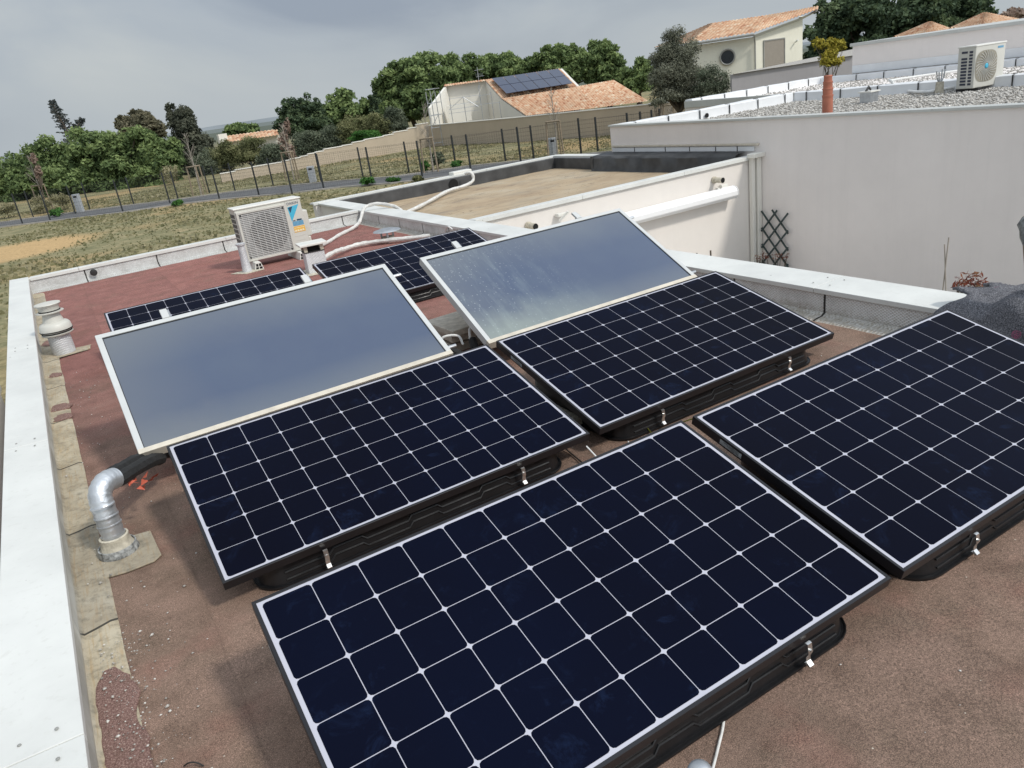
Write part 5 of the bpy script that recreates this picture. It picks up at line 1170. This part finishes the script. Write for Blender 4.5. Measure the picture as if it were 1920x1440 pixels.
# ================================================================== HOUSES BEHIND
def tiled(p00, p10, p11, p01, parent, loc, name='roof', period=.22, row=.36, amp=.05, seed=1):
    """canal tile surface on the quad eave-left, eave-right, ridge-right, ridge-left"""
    p00, p10, p11, p01 = [np.array(p, float) for p in (p00, p10, p11, p01)]
    W_ = max(np.linalg.norm(p10-p00), np.linalg.norm(p11-p01)); H_ = max(np.linalg.norm(p01-p00), np.linalg.norm(p11-p10))
    nw = max(2, int(W_/period)); nh = max(1, int(H_/row)); sub = 4; g = np.random.default_rng(seed)
    nrm = np.cross(p10-p00, p01-p00); nrm /= np.linalg.norm(nrm); nrm = nrm if nrm[2] > 0 else -nrm
    us = np.linspace(0, 1, nw*sub+1); prof = amp*np.abs(np.sin(np.arange(nw*sub+1)*math.pi/sub/1.0+0.0))
    V = []; F = []; C_ = []
    for r_ in range(nh):
        tint = np.repeat(np.clip(g.normal(.5, .24, nw), 0, 1), sub); tint = np.append(tint, tint[-1])
        for v, lift in ((r_/nh, .03), ((r_+1)/nh, 0)):
            P_ = (p00[None]*(1-us[:, None])+p10[None]*us[:, None])*(1-v)+(p01[None]*(1-us[:, None])+p11[None]*us[:, None])*v
            V.append(P_+nrm[None]*(prof+lift)[:, None]); C_.append(tint)
        b0 = r_*2*(nw*sub+1); i = np.arange(nw*sub); F.append(np.stack([b0+i, b0+i+1, b0+i+1+nw*sub+1, b0+i+nw*sub+1], 1))
        if r_ > 0: F.append(np.stack([b0-(nw*sub+1)+i, b0-(nw*sub+1)+i+1, b0+i+1, b0+i], 1))
    return np_mesh(name, np.concatenate(V)-np.array(loc), np.concatenate(F), M['tile'], parent, colors=np.concatenate(C_))
def face(mb, pts, loc): mb.add([tuple(np.array(p)-np.array(loc)) for p in pts], [tuple(range(len(pts)))])
def drop(p, z): return (p[0], p[1], z)
def slab_wall(parent, loc, top_pts, zb, mat, name='wall', thick=.2):
    m = MB()
    for a, b_ in zip(top_pts[:-1], top_pts[1:]):
        d = Vector((b_[0]-a[0], b_[1]-a[1], 0)).normalized(); nn = Vector((-d.y, d.x, 0))*thick
        vs = []
        for k in (0, 1):
            for p in (a, b_): vs += [(p[0]+nn.x*k, p[1]+nn.y*k, zb), (p[0]+nn.x*k, p[1]+nn.y*k, p[2])]
        m.add([tuple(np.array(v)-np.array(loc)) for v in vs], [(0, 2, 3, 1), (4, 5, 7, 6), (1, 3, 7, 5), (0, 1, 5, 4), (2, 6, 7, 3)])
    return m.build(name, mat, parent)
# house with scaffolding
h1l = np.array([36., 58., GZ]); h1 = empty('tiled_house', tuple(h1l), 'white house with pale terracotta roof, rooftop solar array and scaffolding in its forecourt', 'building')
eL, eR = AT(987.5, 218, 58.5), AT(1217, 190.5, 57.33); mL, mR = AT(940, 184.5, 62.59), AT(1082.5, 162.5, 62.59); rL, rR = AT(909, 150, 67.86), AT(1050, 129, 67.86); lR = AT(1151, 150.5, 64.94)
eM = AT(1100, 199, 57.91)
tiled(eL, AT(1117, 203.5, 57.91), mR, mL, h1, h1l, seed=1); tiled(mL, mR, rR, rL, h1, h1l, seed=2, name='upper_roof')
tiled(AT(1117, 203.5, 57.91), eR, lR, mR, h1, h1l, seed=3, name='side_roof')
slab_wall(h1, h1l, [tuple(np.array(p)-[0, 0, .1]) for p in (rL, mL, eL)], GZ, M['wall_white'])
slab_wall(h1, h1l, [tuple(np.array(p)-[0, 0, .15]) for p in (eL, eR, AT(1235, 184, 65.52))], GZ, M['wall_white'])
wl, wr = AT(834, 161, 67.86), AT(909, 151, 67.86)
slab_wall(h1, h1l, [wl, wr], GZ, M['wall_white'])
slab_wall(h1, h1l, [wl, AT(802, 203, 62.01)], GZ, M['wall_white'])
slab_wall(h1, h1l, [rL, rR, AT(1082, 162, 63.18)], GZ, M['wall_white'])
m = MB(); q = AT(860, 203, 65.52); m.obox(tuple(q-h1l+np.array([0, 0, -.4])), (2.0, 1.2, 1.4), R(-28)); m.build('porch', M['wall_white'], h1)
tiled(AT(832, 163.5, 67.39), AT(909, 153, 67.39), AT(909, 149.5, 68.21), AT(833, 159, 68.21), h1, h1l, seed=4, name='verge_tiles')
# solar array on it
sa = MB(); q = [AT(*p, d) for p, d in [((950, 180.5), 62.24), ((1075, 161), 62.24), ((1047, 133.5), 66.92), ((922, 151.5), 66.92)]]
nrm = np.cross(q[1]-q[0], q[3]-q[0]); nrm /= np.linalg.norm(nrm); nrm = nrm*np.sign(nrm[2])*.19
q = [a+nrm for a in q]
ar = empty('rooftop_solar_array', tuple(q[0]), 'dark blue solar array lying on the pale tiled roof beyond the garden wall', 'solar array')
for i in range(6):
    for j in range(2):
        f_ = lambda u, v: (q[0]*(1-u)+q[1]*u)*(1-v)+(q[3]*(1-u)+q[2]*u)*v
        u0, u1, v0, v1 = (i+.02)/6, (i+.98)/6, (j+.02)/2, (j+.98)/2
        m = MB(); P_ = [f_(u0, v0), f_(u1, v0), f_(u1, v1), f_(u0, v1)]; up_ = nrm/.19*.03
        vs = [tuple(p-q[0]) for p in P_]+[tuple(p-q[0]+up_) for p in P_]; m.add(vs, [(4, 5, 6, 7), (0, 1, 5, 4), (1, 2, 6, 5), (2, 3, 7, 6), (3, 0, 4, 7)]); m.build('module', M['pv_far'], ar)
# aerial
q = AT(899, 160, 67.27); an_ = empty('roof_aerial', tuple(q), 'thin television aerial on the ridge above the scaffolding', 'aerial')
m = MB(); m.tube([(0, 0, -.3), (0, 0, 1.5)], .025, 5); m.build('mast', M['galv'], an_)
m = MB(); m.tube([(-.3, 0, 1.25), (.5, -.2, 1.3)], .015, 4); m.tube([(-.2, 0, .7), (.5, -.2, .75)], .015, 4)
for k in range(6): m.tube([(-.2+.13*k, -.15, 1.27), (-.2+.13*k, .15, 1.27)], .01, 3); m.tube([(-.2+.13*k, 0, .72), (-.2+.13*k, 0, 1.0)], .01, 3)
m.build('antenna_elements', M['galv'], an_)
# scaffolding
scf = empty('scaffold_tower', tuple(drop(AT(818, 230, 58.5), GZ)), 'narrow aluminium scaffold tower at the left end of the house', 'scaffold'); s0 = Vector(scf.location)
top_ = [AT(798, 173, 58.5), AT(815, 172, 58.5), AT(806, 171, 59.9), AT(824, 170, 59.9)]
for p in top_:
    m = MB(); m.tube([Vector(drop(p, GZ))-s0, Vector(p)-s0], .035, 5); m.build('standard', M['galv'], scf)
for k, fr in enumerate((.0, .28, .5, .72, .97)):
    z = top_[0][2]*fr+GZ*(1-fr)+.3
    for a, b_ in ((0, 1), (2, 3), (0, 2), (1, 3)):
        m = MB(); m.tube([Vector(drop(top_[a], z))-s0, Vector(drop(top_[b_], z))-s0], .03, 4); m.build('ledger', M['galv'], scf)
    if k in (1, 3):
        m = MB(); m.tube([Vector(drop(top_[0], z))-s0, Vector(drop(top_[1], z+.9))-s0], .025, 4); m.build('brace', M['galv'], scf)
sc2 = empty('low_scaffold', tuple(drop(AT(880, 222, 62.01), GZ)), 'wide low aluminium scaffold along the white forecourt wall', 'scaffold'); s0 = Vector(sc2.location)
for x, yt in [(842, 182), (868, 180), (897, 160), (920, 172), (936, 190)]:
    p = AT(x, yt, 62.01); m = MB(); m.tube([Vector(drop(p, GZ))-s0, Vector(p)-s0], .03, 5); m.build('standard', M['galv'], sc2)
for (a, b_) in [((842, 186), (897, 178)), ((842, 198), (897, 190)), ((842, 206), (897, 198)), ((842, 213), (897, 206)), ((897, 180), (920, 176)), ((897, 196), (936, 192)), ((842, 206), (868, 182)), ((897, 200), (868, 182))]:
    m = MB(); m.tube([Vector(AT(*a, 61.89))-s0, Vector(AT(*b_, 61.89))-s0], .022, 4); m.build('ledger', M['galv'], sc2)

# cream house with round window
h2l = np.array([26., 36., GZ]); h2 = empty('cream_house', tuple(h2l), 'cream house with swooping pale tile roof, round window and closed taupe shutter', 'building')
e0, e1, e2 = AT(1290, 82, 40), AT(1414, 63, 39), AT(1533, 19, 40); r0_, r1_, r2_ = AT(1338, 44, 44), AT(1440, 29, 43.5), AT(1535, 12.5, 42)
tiled(e0, e1, r1_, r0_, h2, h2l, seed=11); tiled(e1, e2, r2_, r1_, h2, h2l, seed=12, name='swept_roof'); tiled(AT(1228, 90, 45), e0, r0_, AT(1333, 45, 44.5), h2, h2l, seed=13, name='hip_roof')
w0, w1, w2, w3 = AT(1296, 86, 40.3), AT(1414, 69, 39.4), AT(1505, 34, 40.3), AT(1505, 30, 43.6)
slab_wall(h2, h2l, [w0, w1], GZ, M['wall_cream']); slab_wall(h2, h2l, [w1, w2], GZ, M['wall_cream']); slab_wall(h2, h2l, [w2, w3], GZ, M['wall_cream']); slab_wall(h2, h2l, [AT(1240, 92, 45), w0], GZ, M['wall_cream'])
m = MB()   # pale soffit under the swept eave
face(m, [e1-[0, 0, .06], e2-[0, 0, .06], w2-[0, 0, .05], w1-[0, 0, .05]], h2l); face(m, [e2-[0, 0, .06], r2_-[0, 0, .06], w3, w2], h2l); m.build('soffit', M['alu'], h2)
m = MB(); m.tube([Vector(e0-h2l)-Vector((0, 0, .05)), Vector(e1-h2l)-Vector((0, 0, .05))], .06, 6); m.build('gutter', M['gutter'], h2)
m = MB(); a = Vector(e1-h2l); w_ = Vector(w1-h2l); m.tube([a-Vector((.0, 0, .05)), w_+Vector((-.05, -.1, -.35)), Vector((w_.x-.05, w_.y-.1, .4))], .045, 6); m.build('downpipe', M['gutter'], h2)
def on_wall(px, py, a, b_, offs=.02):   # point on the vertical plane through a and b
    d = np.array([b_[0]-a[0], b_[1]-a[1], 0]); n_ = np.array([-d[1], d[0], 0]); n_ /= np.linalg.norm(n_); 
    if n_@_f > 0: n_ = -n_
    r_ = _ray(px, py); t = ((a-CAM)@n_+offs)/(r_@n_); return CAM+r_*t
m = MB(); cpt = on_wall(1364, 107, w0, w1, .02); dd = Vector(w1-w0); dd.z = 0; dd.normalize(); Rw = .33
for (rad, offm, mat, nm) in [(.40, .0, 'gutter', 'window_frame'), (.33, .02, 'pane', 'pane')]:
    m = MB(); nv_ = Vector((dd.y, -dd.x, 0)); 
    if nv_.dot(Vector(_f)) > 0: nv_ = -nv_
    m.poly([Vector(cpt-h2l)+nv_*offm+dd*rad*math.cos(t)+Vector((0, 0, rad*math.sin(t))) for t in np.linspace(0, 2*math.pi, 33)[:-1]])
    o = m.build(nm, M[mat] if nm == 'pane' else M['wall_cream'], h2)
    if nm == 'pane':
        m = MB(); ctr_ = Vector(cpt-h2l)+nv_*.05; m.tube([ctr_+dd*.37*math.cos(t)+Vector((0, 0, .37*math.sin(t))) for t in np.linspace(0, 2*math.pi, 33)], .045, 6, cap=False); m.build('window_ring', M['gutter'], h2, smooth=True)
sp = [on_wall(x, y, w1, w2, .03) for x, y in [(1432, 76), (1471, 72), (1472, 122), (1432, 128)]]
zt_, zb2 = (sp[0][2]+sp[1][2])/2, (sp[2][2]+sp[3][2])/2
m = MB(); N_ = 14
for k in range(N_):
    za, zb3 = zt_+(zb2-zt_)*k/N_, zt_+(zb2-zt_)*(k+1.0)/N_
    face(m, [drop(sp[0], za), drop(sp[1], za), drop(sp[1]-_f*0.008*np.array([1, 1, 0]), zb3), drop(sp[0]-_f*.008*np.array([1, 1, 0]), zb3)], h2l)
m.build('roller_shutter', M['shutter'], h2)
m = MB(); a, b_ = Vector(drop(sp[0], zt_))-Vector(h2l), Vector(drop(sp[1], zt_))-Vector(h2l); dn = Vector((0, 0, zb2-zt_))
for p, q_ in ((a, b_), (a, a+dn), (b_, b_+dn)): m.tube([p, q_], .04, 4)
m.build('shutter_frame', M['gutter'], h2)
q = on_wall(1491, 79, w1, w2, .05); m = MB(); m.tube([Vector(q-h2l), Vector(q-h2l)+Vector((-.1, -.25, .08))], .04, 6); m.build('wall_lamp', M['alu'], h2)
# grey wall and flat roofs before it
fw = empty('grey_boundary_wall', (22, 27, GZ), 'long mauve-grey wall below the cream house', 'wall')
wa, wb_ = AT(1372, 140, 30), AT(1602, 104, 30); wa = np.array(wa); wb_ = np.array(wb_); zt3 = (wa[2]+wb_[2])/2
slab_wall(fw, np.array([22, 27, GZ]), [drop(wa, wa[2]), drop(wb_, wb_[2])], GZ, M['wall_grey'])
m = MB(); q0_, q1_ = AT(1372, 139.5, 29.9), AT(1602, 103.5, 29.9); l_ = np.array([22, 27, GZ])
face(m, [q0_, q1_, AT(1600, 92, 37), AT(1440, 130, 37)], l_); m.build('gravel_top', M['gravel_bed'], fw)
# hipped roofs at the top right
for i, (ap, l0, r0__, dp, lab) in enumerate([((1742, 43), (1684, 67), (1800, 54), 36, 'low hipped tile roof showing above the grey wall, the left one'), ((1844, 26), (1788, 51), (1925, 33), 35, 'low hipped tile roof showing above the grey wall, nearer the photo edge')]):
    L_ = AT(l0[0]-10, l0[1]+4, dp); R__ = AT(r0__[0], r0__[1]+8, dp+1.5); Ap = AT(ap[0], ap[1], dp+3.2); F2 = AT((l0[0]+r0__[0])/2-12, ap[1]+34, dp-2.0)
    hh_ = empty('hip_roofed_house', (float(Ap[0]), float(Ap[1]), GZ), lab, 'building'); loc_ = np.array([float(Ap[0]), float(Ap[1]), GZ])
    tiled(L_, F2, Ap+np.array([.1, 0, 0]), Ap, hh_, loc_, seed=20+i, name='front_roof', period=.24, row=.4, amp=.07); tiled(F2, R__, Ap+np.array([.1, 0, 0]), Ap, hh_, loc_, seed=30+i, name='side_roof', period=.24, row=.4, amp=.07)
    slab_wall(hh_, loc_, [tuple(L_-[0, 0, .1]), tuple(F2-[0, 0, .1]), tuple(R__-[0, 0, .1])], GZ, M['wall_white'])
# far cottage
fcl = np.array([38., 100., GZ]); fh = empty('far_cottage', tuple(fcl), 'distant low cottage with orange tile roof between the cypress and the pines', 'building')
tiled(AT(424, 268, 108), AT(523, 254, 108), AT(520, 243, 112), AT(421, 256, 112), fh, fcl, seed=40, period=.5, row=.8, amp=.12)
slab_wall(fh, fcl, [tuple(AT(417, 268, 109)), tuple(AT(524, 253, 109))], GZ-3, M['wall_white']); m = MB(); q = AT(418, 262, 110)-fcl; m.obox(tuple(q), (1.2, 1.2, 1.6), 0); m.build('chimney', M['wall_white'], fh)

# ================================================================== LEFT NEIGHBOUR ROOF
ln = empty('left_neighbour_house', (-3, 5, GZ), 'low neighbouring flat roof with dark gravel just outside the left parapet', 'building'); ll = Vector((3, -5, -GZ))
b = MB(); b.box(-6, -.95, -4, 8.6, GZ, -.12); part(b, 'wall', M['wall'], ln, ll)
b = MB(); b.add([(-6, -4, -.115), (-.95, -4, -.115), (-.95, 8.6, -.115), (-6, 8.6, -.115)], [(0, 1, 2, 3)]); part(b, 'gravel_bed', M['gravel_dark'], ln, ll)
b = MB(); b.box(-6, -.95, 8.6, 8.85, -.3, .12); part(b, 'coping', M['coping'], ln, ll, bevel=.01)

# ================================================================== FELT BLANKET, SHRUBS, CANES
bk_ = MB(); nu, nv2 = 70, 90; prof = [(4.98, -.35), (4.95, .1), (4.88, .25), (4.7, .275), (4.52, .285), (4.42, .27), (4.36, .2), (4.32, .08), (4.24, .03), (4.08, .012)]
pl = np.array(prof); ss = np.concatenate([[0], np.cumsum(np.hypot(np.diff(pl[:, 0]), np.diff(pl[:, 1])))]); vs = []
for j in range(nv2+1):
    for i in range(nu+1):
        t = ss[-1]*i/nu; x = np.interp(t, ss, pl[:, 0]); z = np.interp(t, ss, pl[:, 1])
        v = j/nv2; edge = .07*mnoise.noise(Vector((i*.16, 1, 2)))+(.1 if 36 < i < 44 else 0)-.05*math.sin(i*.2)
        y = (2.48+edge)*(1-v)+(-.4)*v
        w = -abs(mnoise.noise(Vector((x*4, y*5+x*3, 9))))*.05+.012+mnoise.noise(Vector((x*5, y*3.5, 1)))*.04+mnoise.noise(Vector((x*11, y*8, 5)))*.022+mnoise.noise(Vector((x*26, y*19, 5)))*.008
        fold = .1*math.exp(-((y-(1.95-(x-4.5)*1.1))/.1)**2)+.1*math.exp(-((y-(1.45-(x-4.5)*.8))/.12)**2)
        on = min(1, max(0, (z+.1)/.2)); lift = .02+(.05*min(1, v*4))
        vs.append((x+w*.6-(.03*min(1, v*4) if x < 4.4 else 0), y, z+max(-.01, w)*.9+fold*on+lift*on*.8))
bk_.add(vs, [(j*(nu+1)+i, j*(nu+1)+i+1, (j+1)*(nu+1)+i+1, (j+1)*(nu+1)+i) for j in range(nv2) for i in range(nu)])
o = bk_.build('felt_blanket', M['felt'], smooth='full'); tag(o, 'mottled grey felt blanket draped over the right parapet coping', 'blanket'); sm = o.modifiers.new('thick', 'SOLIDIFY'); sm.thickness = .012; sm.offset = 1
# wrapped post at the right edge
q = AT(1932, 440, 4.2); wp = empty('wrapped_post', (float(q[0]), float(q[1]), .25), 'post top capped with crumpled grey plastic wrapping at the right edge of the photo', 'post')
b0_, t0_ = Vector(AT(1941, 640, 4.1)), Vector(AT(1930, 408, 4.25)); wl_ = Vector(wp.location)
m = MB(); m.tube([b0_-wl_, b0_.lerp(t0_, .6)-wl_, t0_-wl_], [.035, .035, .04], 10); m.build('post', M['wood'], wp, smooth=True)
m = MB(); pth = [b0_.lerp(t0_, f_)-wl_ for f_ in (.72, .78, .84, .9, .95, 1.0, 1.03)]; m.tube(pth, [.03, .038, .05, .05, .06, .038, .015], 14); o = m.build('wrapping', plain('crumpled_grey_wrap', (.16, .165, .16), .5, var=.6, scale=45, bump=.9, bscale=35), wp, smooth='full')
# red leaved shrubs
def red(px, py, hw, hh, ax_v, n, lab, seed):
    P_ = AX(px, py, 0, ax_v); dep_ = float(np.dot(P_-CAM, _f)); s_ = PX(dep_); base = (P_[0], P_[1], P_[2]-.9)
    root = empty('red_shrub', base, lab, 'shrub', 'red leaved shrubs in the courtyard'); g = np.random.default_rng(seed)
    C = [AT(px+g.uniform(-1, 1)*hw, py+g.uniform(-1, 1)*hh, dep_+g.uniform(-.2, .2)) for _ in range(9)]
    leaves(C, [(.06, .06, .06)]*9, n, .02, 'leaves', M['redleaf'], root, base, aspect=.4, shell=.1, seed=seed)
    m = MB()
    for c in C: m.tube([(g.uniform(-.05, .05), g.uniform(-.05, .05), 0), Vector(c-np.array(base))*.6+Vector((0, 0, .05)), c-np.array(base)], [.008, .006, .003], 5)
    m.build('stems', M['bark'], root)
red(1455, 486, 22, 10, 10.0, 110, 'sparse red leaved shrub at the foot of the diamond trellis', 3)
red(1425, 482, 7, 9, 9.9, 45, 'thin red stemmed shrub left of the trellis beside the downpipes', 4)
red(1800, 535, 10, 6, 5.4, 70, 'red leaved shrub tip behind the coping, left of the bushier one', 5)
red(1828, 530, 11, 8, 5.4, 110, 'bushier red leaved shrub behind the coping beside the blanket', 6)
red(1848, 543, 10, 4, 5.3, 45, 'low red leaved twigs just above the blanket', 7)
for (a, b_, lab) in [((1771, 458), (1774, 560), 'shorter upright garden cane in front of the long wall'), ((1779, 445), (1766, 560), 'taller leaning garden cane in front of the long wall')]:
    p0, p1 = Vector(AX(*a, 0, 7.0)), Vector(AX(*b_, 0, 7.0)); m = MB(); m.tube([Vector((0, 0, 0)), p0-p1], .006, 6); o = m.build('garden_cane', M['bark_pale']); o.location = p1; tag(o, lab, 'cane', 'garden canes')
for i, (x, y) in enumerate([(1305, 475), (1331, 470)]):
    p0 = AX(x, y, 0, 5.6); m = MB(); m.tube([(0, 0, -1.0), (.01, 0, 0)], .01, 6); o = m.build('garden_cane', M['bark']); o.location = p0; tag(o, ['short dark cane tip just above the right coping, the left one', 'dark cane tip above the right coping, slightly taller than its neighbour'][i], 'cane', 'cane tips above the right coping')
